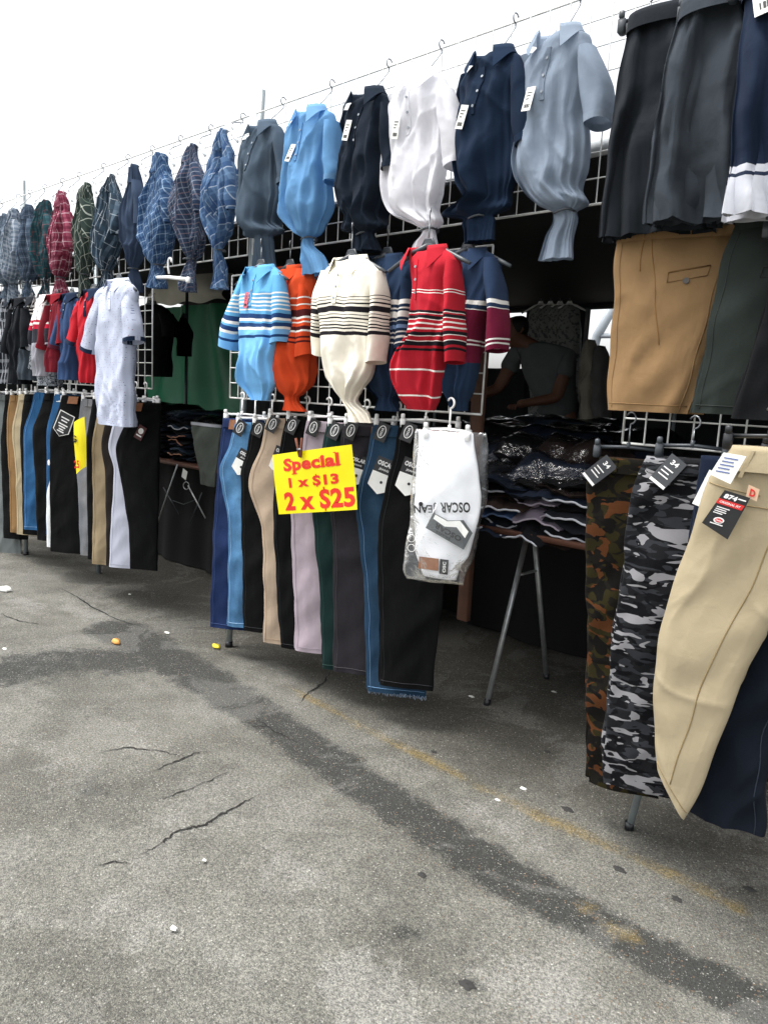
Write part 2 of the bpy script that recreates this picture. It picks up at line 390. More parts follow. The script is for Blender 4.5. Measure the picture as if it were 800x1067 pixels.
def text(b, txt, p, A, x, y, width=None, height=None, bold=0.0, mi=0, off=.0006, shear=0.0):
    """lettering whose lower-left corner sits at (x, y) in the axes"""
    V, F_, x0, x1, y0, y1 = text_pts(txt, bold, shear); r, u, n_ = A
    if width and height: sx, sy = width/(x1-x0), height/(y1-y0)
    elif width: sx = sy = width/(x1-x0)
    else: sx = sy = height/(y1-y0)
    o = len(b.v)
    for vx, vy in V: b.v.append(tuple(p+(x+(vx-x0)*sx)*r+(y+(vy-y0)*sy)*u+off*n_)); b.uv.append((0, 0))
    for f_ in F_: b.f.append(tuple(o+i for i in f_)); b.mi.append(mi)

# ------------------------------------------------------------------ hangers
def hook_pts(c, ax, up, r=.018, drop=.05):
    """a question-mark hook: c = where it hangs, ax = its plane"""
    P = [c-up*(r+drop)]+[c-up*(r)*1.0]
    for i in range(11):
        a = -math.pi/2+i/10*math.pi*1.35; P.append(c+ax*(r*math.cos(a))+up*(r*math.sin(a)))
    return P
def clip_hanger(fr, s0, s1, z, zh, label, mat, group, o=0.0, hs=None, kind='clip_hanger', clip=True):
    """trouser hanger: bar between s0..s1 at height z, hook up to zh"""
    hs = (s0+s1)/2 if hs is None else hs; root = fr.w(hs, z, o)
    T = thing(kind, label, 'hanger', root, group)
    b = MB(); b.tube([fr.w(s0, z, o), fr.w((s0+s1)/2, z+.006, o), fr.w(s1, z, o)], .0055, 6)
    b.tube([fr.w(hs, z, o), fr.w(hs, z+.02, o)], .007, 6); b.build('bar', mat, T)
    b = MB(); ax = fr.n*.55+fr.t*.83; top = fr.w(hs, zh, o); up = np.array([0, 0, 1.0])
    P = hook_pts(top-up*.018, ax, up, .018, max(.01, zh-z-.05)); b.tube(P, .0042 if mat is M_WHITEP else .0028, 6)
    b.build('hook', mat if mat is M_WHITEP else M_HOOK, T)
    if clip:
        for s in (s0+.01, s1-.01):
            b = MB(); b.box(fr.w(s, z-.012, o), .022, .03, .042, (fr.t, fr.n, up), .004); b.box(fr.w(s, z+.016, o+.012), .016, .012, .02, (fr.t, fr.n, up), .003)
            b.build('clip', mat, T)
    return T
def shirt_hanger(fr, s, z, zh, label, mat, group, w_=.19, o=0.0, kind='shirt_hanger', otop=None):
    T = thing(kind, label, 'hanger', fr.w(s, z, o), group); up = np.array([0, 0, 1.0])
    b = MB()
    for sg in (-1, 1): b.tube([fr.w(s, z+.012, o), fr.w(s+sg*w_*.35, z-.005, o), fr.w(s+sg*w_*.8, z-.045, o), fr.w(s+sg*w_, z-.062, o)], [.011, .010, .008, .006], 8)
    b.poly([fr.w(s-.035, z, o+.004), fr.w(s+.035, z, o+.004), fr.w(s+.016, z+.034, o+.004), fr.w(s-.016, z+.034, o+.004)])
    b.poly([fr.w(s-.035, z, o-.004), fr.w(s-.016, z+.034, o-.004), fr.w(s+.016, z+.034, o-.004), fr.w(s+.035, z, o-.004)])
    b.tube([fr.w(s-.035, z, o), fr.w(s-.016, z+.034, o), fr.w(s+.016, z+.034, o), fr.w(s+.035, z, o)], .0052, 6)
    b.build('shoulder_bar', mat, T)
    b = MB(); ax = fr.n*.8+fr.t*.6; top = fr.w(s, zh, o if otop is None else otop)
    if otop is None: b.tube(hook_pts(top-up*.016, ax, up, .016, max(.01, zh-z-.06)), .0022, 6)
    else: b.tube([fr.w(s, z+.02, o), fr.w(s, z+.05, o*.6+otop*.4)]+hook_pts(top-up*.016, fr.n, up, .016, .012), .0026, 6)
    b.build('hook', M_HOOK, T); return T

# ------------------------------------------------------------------ trousers and shorts
M_SEAM = {}
def seam_mat(col):
    if col not in M_SEAM: M_SEAM[col] = plain('seam_thread_'+str(len(M_SEAM)), col, .8)
    return M_SEAM[col]
def trousers(kind, contour, wt, wh, mat, fr, label, cat='trousers', group=None, depth=.016, fold=.004, seed=0, seam=None, crease=None,
             waist=True, back_shift=.012, tilt=0.0, wr=.0025, hips=None, endz=None, loops=True, ks=((1, .8), (2, 1.0), (3, .8), (5, .4)), cr=.007):
    """one pair folded leg on leg; contour = its visible left outline in photo pixels, wt / wh = width at waist / hem in metres"""
    Q = [fr.px(x, y) for x, y in contour]; s0, z0 = Q[0]; s1, z1 = Q[-1]
    T = thing(kind, label, cat, fr.w((s0+s1)/2+wh/2, z1), group)
    surfs = []
    for leg in (0, 1):
        secs = []
        n = len(Q)
        for i, (s, z) in enumerate(Q):
            u = (z0-z)/(z0-z1); r_ = (s0+wt)*(1-u)+(s1+wh)*u
            if hips: r_ += hips*math.sin(min(1, u*2.2)*math.pi)
            of = depth*.95*(1 if leg == 0 else -1)*min(1, .35+u*4)
            sh = (-back_shift if leg else 0)*u; dd = depth*(.75+.35*math.sin(u*math.pi))
            secs.append((z, s+sh, r_+sh, dd, fold*(.4+u*.9), tilt*u, of))
        secs = [(z0+.0005,)+secs[0][1:]]+secs[1:]
        su = Surf(fr, secs, seed*3+leg, ks=ks, drift=4 if len(ks) < 5 else 1.5, ex=.85, wr=wr, cr=cr); surfs.append(su)
        b = su.mesh(64, 48, cap_top=True); b.build('leg', mat, T)
    su = surfs[0]
    if waist:
        # waistband wraps both legs at the top
        s_ = [(z0+.004, s0-.002, s0+wt+.002, depth*1.9, .001), (z0-.02, s0-.003, s0+wt+.003, depth*2.0, .001), (z0-.042, s0-.004, s0+wt+.002, depth*2.02, .001)]
        wb = Surf(fr, s_, seed, ks=((2, 1),), ex=.85, wr=.0012)
        bo = wb.mesh(5, 36, cap_top=True).build('waistband', mat, T)
        if loops:
            for a in (-.55, .15, .72): wb.patch(a-.05, a+.05, .0, .041, .004, 3, 4).build('belt_loop', mat, T)
    if seam:
        b = MB()
        # out-seam stitch near the left edge and hem stitch
        v = np.linspace(.05, su.L-.01, 40); a = -.86; ph = math.acos(-(abs(a)**(1/su.ex)))
        b.tube(list(su.P(ph, v, .0012)), .0011, 4)
        aa = np.linspace(-.95, .95, 16); ph = np.arccos(np.sign(aa)*np.abs(aa)**(1/su.ex)); b.tube(list(su.P(ph, su.L-.022, .0012)), .0012, 4)
        b.build('stitching', seam_mat(seam), T)
    if crease is not None:
        b = MB(); v = np.linspace(.10, su.L-.005, 50); ph = math.acos(np.sign(crease)*abs(crease)**(1/su.ex)); b.tube(list(su.P(ph+.0*v, v, .0006)), .0018, 4)
        b.build('crease', mat, T)
    return T, su
def jeans_trim(T, su, fr, patch_a=(.15, .75), sticker=True, card=True, card_a=-.45, card_v=.10, txt='OSCAR', second=None, patch=True, card_w=.075, card_h=.13, cs=0):
    """leather patch, size sticker and pocket card of the jeans on the middle rack"""
    if patch: su.patch(patch_a[0], patch_a[1], .002, .05, .027, 4, 3).build('leather_patch', M_LEATHER, T)
    if sticker:
        p, A = su.local(-.62, .004, .024); A = rot_axes(A, -14+cs); b = MB(); plate(b, p, A, rect(.05, .075, -.018, .018), .002)
        st = b.build('size_sticker', M_CARD_B, T)
        b = MB(); q = p+A[2]*.0012
        o1 = ell(.017, .027, .007, -.018, 22); o2 = ell(.0135, .0235, .007, -.018, 22)
        for i in range(22):
            j = (i+1) % 22; b.poly([q+x*A[0]+y*A[1] for x, y in (o1[i], o1[j], o2[j], o2[i])])
        V = rot_axes(A, 90); text(b, txt, q+.012*A[0]-.037*A[1], V, 0, 0, .036, .010, .03)
        b.build('emblem', M_WINK, st)
    if card:
        p, A = su.local(card_a, card_v, .008); A = rot_axes(A, -6+cs); b = MB(); w_, h_ = card_w, card_h
        plate(b, p, A, [(0, -h_*.42), (w_, -h_*.42), (w_, 0), (0, 0)], .0015, 0)
        k = b.build('swing_tag', M_CARD_B, T)
        b = MB(); plate(b, p, A, [(0, -h_*.82), (w_*.62, -h_), (w_, -h_*.86), (w_, -h_*.42), (0, -h_*.42)], .0017); b.build('tag_body', M_CARD_W, k)
        b = MB(); text(b, txt, p, A, w_*.1, -h_*.22, w_*.8, h_*.13, .04, off=.0012); text(b, 'JEANS', p, A, w_*.25, -h_*.36, w_*.5, h_*.07, .02, off=.0012)
        b.build('lettering', M_WINK, k)
        b = MB(); plate(b, p+A[2]*.0014, A, ell(.006, .006, w_*.6, -h_*.66, 12), .0006); b.build('size_dot', M_INK, k)

# ------------------------------------------------------------------ shirts
def collar(T, fr, s, z, mat, rx=.07, ry=.05, o=0.0, rise=.03, fall=.055, point=.035, gap=.35, tilt=0.0, open_=.0, inner=None):
    n = 30; rows = [[], [], [], [], []]; b = MB()
    for i in range(n+1):
        a = math.pi/2+gap+(2*math.pi-2*gap)*i/n      # starts and ends at the front
        fr_ = max(0, math.sin(a))**1.5; sd = math.cos(a)
        bk = .5-.5*math.sin(a)
        def pt(k, h, ox=0): return fr.w(s+(rx+k)*math.cos(a)+ox, z+h+tilt*math.cos(a)*rx, o+(ry+k)*math.sin(a))
        zt = rise*(.25+.75*bk)-open_*fr_
        rows[0].append(pt(-.004, zt-.045-.02*fr_)); rows[1].append(pt(0, zt-.01)); rows[2].append(pt(.004, zt)); rows[3].append(pt(.010, zt-.014))
        edge = 1 if i in (0, n) else 0
        rows[4].append(pt(.018+.012*fr_, zt-fall*(.55+.45*fr_)-point*fr_**2, sd*.02*fr_))
    P = np.array(rows); UV = np.zeros(P.shape[:2]+(2,)); UV[..., 0] = np.linspace(0, .4, n+1)[None, :]
    b.grid(P, UV); P2 = P[3:5].copy()+fr.n*-.0025; b.grid(np.array([P[4], P[4]-fr.n*.003]), UV[:2]); 
    c = b.build('collar', mat, T); return c
def placket(T, su, a=0.0, L=.15, v0=.01, w_=.06, mat=None, nb=3, bmat=M_LBUTTON, off=.004):
    k = su.patch(a-w_, a+w_, v0, v0+L, off, 4, 8).build('placket', mat, T)
    for i in range(nb):
        p, A = su.local(a, v0+L*(.2+.32*i), off+.003); b = MB(); plate(b, p, A, ell(.0045, .0045), .002); b.build('button', bmat, T)
def sleeve(T, fr, rows, mat, seed=0, zuv=None, ks=((1, .8), (2, 1), (3, .7)), band=None, nc=24, tilt=0.0):
    nr_ = len(rows)-1; rows = [tuple(r[:5])+(((r[5] if len(r) > 5 else 0)+tilt*i/nr_),)+tuple(r[6:7]) for i, r in enumerate(rows)]
    rows = [tuple(r)+((0,)*(6-len(r)))+((.012,) if len(r) < 7 else tuple(r[6:7])) if len(r) < 7 else r for r in rows]
    su = Surf(fr, px_secs(fr, rows), seed, zuv, ks=ks, ex=.9, wr=.004); o = su.mesh(30, nc+16).build('sleeve', mat, T)
    if band is not None:
        b = MB(); P, UV = su.grid(4, nc, su.L-.022, su.L+.0005, .0035); b.grid(P, UV, closed=True); b.build('cuff', band, T)
    return su
def hl_(pre, label):
    for q in (' hung', ' leftmost', ' on the middle rack', ' on the left rack', ', the palest denim there'):
        label = label.replace(q, '')
    return ' '.join((pre+label).split()[:16])
def hangtag(T, su, a, v, w_=.03, h_=.06, deg=-6, mat=None, ink=True, off=.012, name='price_tag'):
    p, A = su.local(a, v, off); A = rot_axes(A, deg); b = MB(); plate(b, p, A, rect(w_, h_, -w_/2, 0), .001); k = b.build(name, mat or M_CARD_W, T)
    if ink:
        b = MB()
        for i in range(6): plate(b, p+A[2]*.0008, A, rect(w_*(.09 if i % 2 else .05), h_*.16, -w_*.32+i*w_*.11, -h_*.72), .0004)
        for i in range(3): plate(b, p+A[2]*.0008, A, rect(w_*(.6-.12*i), h_*.04, -w_*.32, -h_*(.22+.13*i)), .0004)
        b.build('print', M_INK, k)
    return k
# ================================================================== GROUND
def seg_d(P, a, b):
    a = np.array(a[:2]); b = np.array(b[:2]); ab = b-a; t = np.clip(((P-a)@ab)/(ab@ab), 0, 1); return np.linalg.norm(P-(a+t[:, None]*ab), axis=1), t
def poly_d(P, pts, wd):
    out = np.full(len(P), 1e9)
    for i in range(len(pts)-1):
        d, t = seg_d(P, pts[i], pts[i+1]); out = np.minimum(out, d/(wd[i]*(1-t)+wd[i+1]*t))
    return out
def sm(x, a, b): t = np.clip((x-a)/(b-a), 0, 1); return t*t*(3-2*t)
xs = np.concatenate([[-300, -120, -50, -22, -12], np.arange(-8.4, 1.2, .03), [2.5, 6, 15, 40, 120, 300]])
ys = np.concatenate([[-300, -100, -30, -10, -4, -1.5, -.4], np.arange(.3, 5.2, .03), [6.5, 9, 14, 25, 60, 150, 400]])
gx, gy = np.meshgrid(xs, ys); G = np.stack([gx.ravel(), gy.ravel()], 1)
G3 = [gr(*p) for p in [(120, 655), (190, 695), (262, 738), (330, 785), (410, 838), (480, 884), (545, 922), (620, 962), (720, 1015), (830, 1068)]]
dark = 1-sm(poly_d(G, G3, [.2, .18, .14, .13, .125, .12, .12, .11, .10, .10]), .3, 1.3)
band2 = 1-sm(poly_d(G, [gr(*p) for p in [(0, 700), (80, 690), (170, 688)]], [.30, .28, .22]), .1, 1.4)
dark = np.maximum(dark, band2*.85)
# wide damp-looking stains across the lane
for (px, py, rx, ry, a) in [(110, 740, .14, .1, .35), (105, 820, .16, .12, .55), (235, 800, .1, .06, .5), (330, 890, .2, .1, .35), (70, 900, .25, .1, .2), (430, 968, .05, .04, .6), (487, 1028, .05, .035, .8),
        (300, 940, .2, .1, .25), (560, 980, .15, .08, .25), (400, 1010, .12, .08, .2), (30, 1050, .1, .06, .3), (245, 810, .12, .07, .3), (405, 965, .16, .09, .4), (460, 830, .12, .05, .35)]:
    c = gr(px, py); dark = np.maximum(dark, a*.75*np.exp(-(((G[:, 0]-c[0])/rx)**2+((G[:, 1]-c[1])/ry)**2)))
yel = 1-sm(poly_d(G, [gr(*p) for p in [(300, 716), (400, 770), (470, 805), (560, 850), (640, 885), (705, 915), (770, 948)]], [.03, .035, .04, .045, .04, .04, .035]), .3, 1.2)
yel = yel*(.62+.38*np.sin(G[:, 0]*5+1)**2)
for (px, py, r, a) in [(610, 947, .035, 1.0), (655, 975, .035, .8), (637, 968, .04, .8)]:
    c = gr(px, py); yel = np.maximum(yel, a*np.exp(-((G[:, 0]-c[0])**2+(G[:, 1]-c[1])**2)/r**2))
light = np.zeros(len(G))
for (px, py, rx, ry, a) in [(300, 905, .2, .09, .6), (385, 1035, .16, .12, .9), (150, 770, .3, .12, .35), (60, 800, .35, .14, .4), (140, 960, .2, .1, .4), (560, 1030, .25, .12, .6), (190, 860, .2, .08, .35),
        (690, 1010, .15, .06, .4), (90, 640, .5, .12, .5), (520, 860, .3, .07, .5), (260, 700, .25, .07, .35), (30, 630, .4, .12, .5), (660, 930, .2, .05, .4)]:
    c = gr(px, py); light = np.maximum(light, a*np.exp(-(((G[:, 0]-c[0])/rx)**2+((G[:, 1]-c[1])/ry)**2)))
lane = sm(G[:, 1], 1.95, 2.6)              # ground turns darker and browner from the rack inwards
gz = .006*np.sin(G[:, 0]*1.3+.4)*np.sin(G[:, 1]*1.7)*((np.abs(G[:, 0]) < 9) & (G[:, 1] < 5))
b = MB(); nx = len(xs); b.v = [(x, y, z) for (x, y), z in zip(G, gz)]; b.uv = [(0, 0)]*len(b.v)
for j in range(len(ys)-1):
    for i in range(nx-1): b.f.append((j*nx+i, j*nx+i+1, (j+1)*nx+i+1, (j+1)*nx+i)); b.mi.append(0)
s = NT('worn_asphalt'); ob = s.n('ShaderNodeTexCoord').outputs['Object']
vc = s.n('ShaderNodeVertexColor'); vc.layer_name = 'wear'; sp = s.n('ShaderNodeSeparateColor', {0: vc.outputs[0]})
warp = s.n('ShaderNodeTexNoise', {'Vector': ob, 'Scale': 14, 'Detail': 6, 'Roughness': .7}).outputs[0]
fine = s.n('ShaderNodeTexNoise', {'Vector': ob, 'Scale': 90, 'Detail': 4, 'Roughness': .7}).outputs[0]
big = s.n('ShaderNodeTexNoise', {'Vector': ob, 'Scale': 1.6, 'Detail': 7, 'Roughness': .6}).outputs[0]
mid = s.n('ShaderNodeTexNoise', {'Vector': ob, 'Scale': 5.5, 'Detail': 6, 'Roughness': .65, 'Distortion': .4}).outputs[0]
def brk(ch, amt, lo, hi):
    a_ = s.math('ADD', ch, s.math('MULTIPLY', s.math('SUBTRACT', warp, .5), amt)); a_ = s.math('ADD', a_, s.math('MULTIPLY', s.math('SUBTRACT', mid, .5), amt*.7)); a_ = s.math('ADD', a_, s.math('MULTIPLY', s.math('SUBTRACT', fine, .5), amt*.9))
    q = s.n('ShaderNodeMapRange', {0: a_, 1: lo, 2: hi, 3: 0.0, 4: 1.0}); return s.math('MULTIPLY', q.outputs[0], s.math('MINIMUM', s.math('MULTIPLY', ch, 6.0), 1.0))
base = s.ramp(big, [(.32, lin('#57564f')), (.47, lin('#66655e')), (.51, lin('#6f6e67')), (.6, lin('#706f68')), (.7, lin('#7b7a73'))], 'LINEAR')
base = s.mix(s.math('MULTIPLY', s.ramp(mid, [(.38, (1, 1, 1, 1)), (.50, (0, 0, 0, 1))], 'LINEAR'), .3), base, lin('#484741'))
base = s.mix(s.math('MULTIPLY', brk(sp.outputs[2], 1.5, .34, .5), .5), base, lin('#8e8d88'))
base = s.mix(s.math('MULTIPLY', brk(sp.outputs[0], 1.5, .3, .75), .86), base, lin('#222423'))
base = s.mix(s.math('MULTIPLY', brk(sp.outputs[1], 1.5, .3, 1.0), .62), base, lin('#8a7438'))
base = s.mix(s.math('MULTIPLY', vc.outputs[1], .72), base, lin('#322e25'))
pt = s.n('ShaderNodeTexNoise', {'Vector': ob, 'Scale': 2.3, 'Detail': 9, 'Roughness': .68, 'Distortion': .8}).outputs[0]
base = s.mix(s.math('MULTIPLY', s.ramp(pt, [(.52, (0, 0, 0, 1)), (.56, (1, 1, 1, 1))], 'LINEAR'), .25), base, lin('#85847f'))
base = s.mix(s.math('MULTIPLY', s.ramp(pt, [(.40, (1, 1, 1, 1)), (.45, (0, 0, 0, 1))], 'LINEAR'), .18), base, lin('#43423c'))
grit = s.n('ShaderNodeTexNoise', {'Vector': ob, 'Scale': 130, 'Detail': 4, 'Roughness': .8}).outputs[0]
base = s.mix(1.0, base, s.ramp(grit, [(.36, (.45, .45, .44, 1)), (.5, (1, 1, 1, 1)), (.64, (1.6, 1.58, 1.52, 1))], 'LINEAR'), 'MULTIPLY')
pit = s.n('ShaderNodeTexNoise', {'Vector': ob, 'Scale': 45, 'Detail': 5, 'Roughness': .7}).outputs[0]
base = s.mix(s.math('MULTIPLY', s.ramp(pit, [(.30, (1, 1, 1, 1)), (.42, (0, 0, 0, 1))], 'LINEAR'), .45), base, lin('#33322e'))
# aggregate: pale and dark stones pressed in the bitumen
v1 = s.n('ShaderNodeTexVoronoi', {'Vector': ob, 'Scale': 260}); c1 = s.n('ShaderNodeSeparateColor', {0: v1.outputs['Color']})
g1 = s.math('MULTIPLY', s.math('GREATER_THAN', c1.outputs[0], .86), s.math('LESS_THAN', v1.outputs['Distance'], .42))
base = s.mix(s.math('MULTIPLY', g1, .34), base, lin('#bcbab2'))
g2 = s.math('MULTIPLY', s.math('LESS_THAN', c1.outputs[0], .3), s.math('LESS_THAN', v1.outputs['Distance'], .5)); base = s.mix(s.math('MULTIPLY', g2, .5), base, lin('#3b3b38'))
v2 = s.n('ShaderNodeTexVoronoi', {'Vector': ob, 'Scale': 110}); c2 = s.n('ShaderNodeSeparateColor', {0: v2.outputs['Color']})
g3 = s.math('MULTIPLY', s.math('GREATER_THAN', c2.outputs[1], .93), s.math('LESS_THAN', v2.outputs['Distance'], .3)); base = s.mix(s.math('MULTIPLY', g3, .4), base, lin('#cdcbc2'))
g4 = s.math('MULTIPLY', s.math('GREATER_THAN', c2.outputs[2], .95), s.math('LESS_THAN', v2.outputs['Distance'], .35)); base = s.mix(s.math('MULTIPLY', g4, .6), base, lin('#77604a'))
p = s.n('ShaderNodeBsdfPrincipled', {'Base Color': base, 'Roughness': .85, 'Specular IOR Level': .4})
hh = s.math('ADD', s.math('MULTIPLY', v1.outputs['Distance'], -.6), s.math('MULTIPLY', fine, .9))
bp = s.n('ShaderNodeBump', {'Height': hh, 'Strength': 1.0, 'Distance': .005}); bp2 = s.n('ShaderNodeBump', {'Height': mid, 'Strength': .3, 'Distance': .02, 'Normal': bp.outputs[0]})
s.t.links.new(bp2.outputs[0], p.inputs['Normal']); s.t.links.new(p.outputs[0], s.out.inputs[0])
go = b.build('asphalt_ground', s.m); struct(go)
ca = go.data.color_attributes.new('wear', 'FLOAT_COLOR', 'POINT')
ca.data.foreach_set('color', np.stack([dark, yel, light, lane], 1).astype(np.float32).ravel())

# cracks: dark jagged slivers with ragged width
M_CRACK = plain('crack_dark', '#1c1b19', .95)
def crack(pts, wmax, seed):
    r = random.Random(seed); P = [gr(*p) for p in pts]; Q = []
    for i in range(len(P)-1):
        n_ = 7
        for k in range(n_): Q.append(P[i]+(P[i+1]-P[i])*k/n_+np.array([r.uniform(-.006, .006), r.uniform(-.006, .006), 0]))
    Q.append(P[-1]); b = MB(); A, B = [], []
    for i, q in enumerate(Q):
        d = Q[min(i+1, len(Q)-1)]-Q[max(i-1, 0)]; d /= np.linalg.norm(d)+1e-9; nn = np.array([-d[1], d[0], 0])
        w_ = wmax*math.sin(math.pi*(i+.3)/(len(Q)+.3))*r.uniform(.35, 1.15)*.5; z = .006*math.sin(q[0]*1.3+.4)*math.sin(q[1]*1.7)+.003
        A.append([q[0]+nn[0]*w_, q[1]+nn[1]*w_, z]); B.append([q[0]-nn[0]*w_*r.uniform(.6, 1.2), q[1]-nn[1]*w_, z])
    b.grid(np.array([A, B])); return struct(b.build('ground_crack', M_CRACK, smooth=False))
crack([(140, 893), (165, 880), (185, 866), (200, 861), (212, 860), (228, 850), (250, 838), (271, 826)], .014, 1)
crack([(100, 902), (118, 897), (135, 899)], .006, 2)
crack([(100, 786), (130, 779), (160, 782), (190, 788)], .007, 3)
crack([(155, 806), (175, 797), (192, 790), (202, 785), (220, 783)], .010, 4)
crack([(150, 836), (180, 829), (215, 815), (240, 803)], .006, 5)
crack([(60, 612), (80, 622), (95, 632), (120, 645), (155, 655)], .012, 6)
crack([(312, 735), (322, 722), (338, 712), (345, 700)], .012, 7)
crack([(0, 640), (20, 648), (45, 652)], .010, 8)
crack([(262, 745), (285, 762), (310, 775)], .007, 9)
crack([(255, 760), (270, 757), (284, 759)], .007, 10)

# litter
def blob(px, py, r, h, mat, name, label, cat, seed, k=7, flat=.6):
    c = gr(px, py); rr = random.Random(seed); b = MB(); R = []
    for i, (q, z) in enumerate([(.15, 0.004), (1, .004), (1.02, h*.45), (.7, h*.9), (.15, h)]):
        R.append([[c[0]+r*q*math.cos(2*math.pi*j/12)*(1+.25*math.sin(j*2.1+seed)), c[1]+r*q*flat*math.sin(2*math.pi*j/12)*(1+.2*math.cos(j*1.7+seed)), z+rr.uniform(0, h*.15)] for j in range(12)])
    R = np.array(R); o = b.grid(R, closed=True); b.f.append(tuple(o+48+j for j in range(12))); b.mi.append(0)
    return tag(b.build(name, mat, loc=(c[0], c[1], 0)), label, cat)
blob(121, 671, .032, .026, plain('orange_peel', '#d99a4e', .6, var=.2, vscale=80), 'orange_peel', 'dried orange peel lying on the asphalt between the left and middle racks', 'litter', 1)
blob(225, 675, .03, .018, plain('lemon_peel', '#d9c52e', .6, var=.2, vscale=80), 'lemon_peel', 'yellow peel lying at the foot of the pole under the navy jeans', 'litter', 2)
MPAP = plain('scrap_paper', '#e4e4de', .8, var=.08, vscale=50)
for i, (px, py, r, lab) in enumerate([(181, 969, .012, 'small white paper scrap on the asphalt nearest the camera'), (6, 616, .055, 'crumpled white paper on the ground at the left edge'),
        (577, 722, .014, 'white scrap on the ground beside the trestle foot'), (491, 727, .016, 'white scrap on the ground left of the trestle foot'), (174, 660, .02, 'flat pale scrap on the dark ground before the left rack gap'),
        (135, 620, .012, 'tiny white scrap on the ground below the white trousers'), (213, 898, .008, 'tiny white crumb on the asphalt beside the long crack'), (545, 823, .014, 'pale crumpled wrapper on the asphalt above the yellow line'),
        (518, 835, .010, 'small pale wrapper on the asphalt touching the yellow line'), (5, 677, .018, 'pale scrap at the left edge of the lane')]):
    blob(px, py, r, .008 if r < .03 else .03, MPAP, 'paper_scrap', lab, 'litter', 10+i)
MGUM = plain('old_gum', '#2f2e2c', .9)
for i, (px, py, r, lab) in enumerate([(570, 785, .014, 'dark gum spot on the asphalt below the trestle'), (591, 845, .022, 'dark flattened spot on the asphalt beside the rack foot'), (645, 907, .02, 'black flattened spot on the asphalt below the yellow line'),
        (705, 938, .016, 'dark spot on the asphalt under the cream work trousers'), (440, 912, .016, 'dark spot inside the pale asphalt patch'), (487, 1026, .022, 'dark spot on the asphalt close to the camera'), (781, 928, .018, 'dark spot on the asphalt at the right edge'), (452, 785, .014, 'dark spot on the asphalt left of the yellow line')]):
    c = gr(px, py); b = MB(); rr = random.Random(i); z = .006*math.sin(c[0]*1.3+.4)*math.sin(c[1]*1.7)
    R = [[(c[0]+r*q*math.cos(2*math.pi*j/14)*(1+.3*math.sin(j*1.9+i)), c[1]+r*.7*q*math.sin(2*math.pi*j/14)*(1+.2*math.cos(j*2.3+i)), zz+z) for j in range(14)] for q, zz in ((1, .001), (.85, .0035), (.1, .0042))]
    b.grid(np.array(R), closed=True); tag(b.build('gum_spot', MGUM, loc=(c[0], c[1], 0)), lab, 'gum spot')

# ================================================================== RACK: poles and grids
RY = 2.30
def pole(name, p0, p1, r, label, mat=M_POLE, cat='pole', group=None, cap=True):
    p0 = np.array(p0, float); p1 = np.array(p1, float); T = thing(name, label, cat, p0, group)
    b = MB(); b.tube([p0, p0+(p1-p0)*.5, p1], r, 12); b.build('tube', mat, T)
    b = MB(); b.tube([p0, p0+np.array([0, 0, .03])], r*1.25, 12); b.build('foot_cap', M_BLACKP, T); return T
pole('rack_pole', (-3.30, 2.335, 0), (-3.135, 2.345, 2.80), .017, 'tall grey steel pole standing behind the navy jeans and rising past the grey tied polo')
pole('rack_pole', (-6.05, 2.335, 0), (-5.975, 2.345, 2.81), .017, 'tall grey steel pole at the far left rising above the top grid')
pole('rack_pole', (-.97, 2.31, 0), (-.80, 2.36, 1.30), .0125, 'leaning grey steel leg with its foot on the asphalt below the cream trousers')
def grid_panel(x0, x1, z0, z1, label, step=.0762, zs=None, Y=RY, group=None, r=.0029, xoff=0):
    if z0 > 2: r = .0023
    T = thing('wire_grid_panel', label, 'wire grid', (x0, Y, z0), group)
    b = MB()
    for a, c in (((x0, z0), (x1, z0)), ((x0, z1), (x1, z1)), ((x0, z0), (x0, z1)), ((x1, z0), (x1, z1))): b.tube([(a[0], Y, a[1]), (c[0], Y, c[1])], .0042, 6)
    b.build('frame', M_GREYWIRE, T); b = MB()
    n_ = max(1, round((x1-x0)/step))
    for i in range(1, n_): x = x0+(x1-x0)*i/n_; b.tube([(x, Y-.004, z0), (x, Y-.004, z1)], r, 5, caps=False)
    n_ = max(1, round((z1-z0)/step))
    for i in range(1, n_): z = z0+(z1-z0)*i/n_; b.tube([(x0, Y, z), (x1, Y, z)], r, 5, caps=False)
    b.build('wires', M_GREYWIRE, T); return T
grid_panel(-8.2, -6.0, 2.04, 2.68, 'upper wire grid beyond the far left pole')
grid_panel(-5.95, -3.16, 2.04, 2.68, 'upper wire grid behind the row of tied plaid shirts')
grid_panel(-3.12, -.15, 2.04, 2.68, 'upper wire grid behind the row of tied polo shirts')
grid_panel(-8.2, -4.06, 1.365, 1.96, 'lower wire grid of the left rack behind the red and dotted white polos')
grid_panel(-3.285, -1.69, 1.345, 1.95, 'lower wire grid of the middle rack behind the striped polos')
grid_panel(-1.125, -.15, 1.285, 2.0, 'lower wire grid of the right rack behind the khaki shorts')
# scaffold-like cross rail under the canopy and brown timber upright
b = MB(); q = at(492, 500, 2.36); b.box((q[0], 2.365, 1.2), .05, .03, 1.35, bev=.003)
tag(b.build('timber_post', plain('raw_timber', '#3f2414', .8, var=.25, vscale=12), loc=(q[0], 2.365, .52)), 'brown timber upright at the right end of the middle rack', 'post')
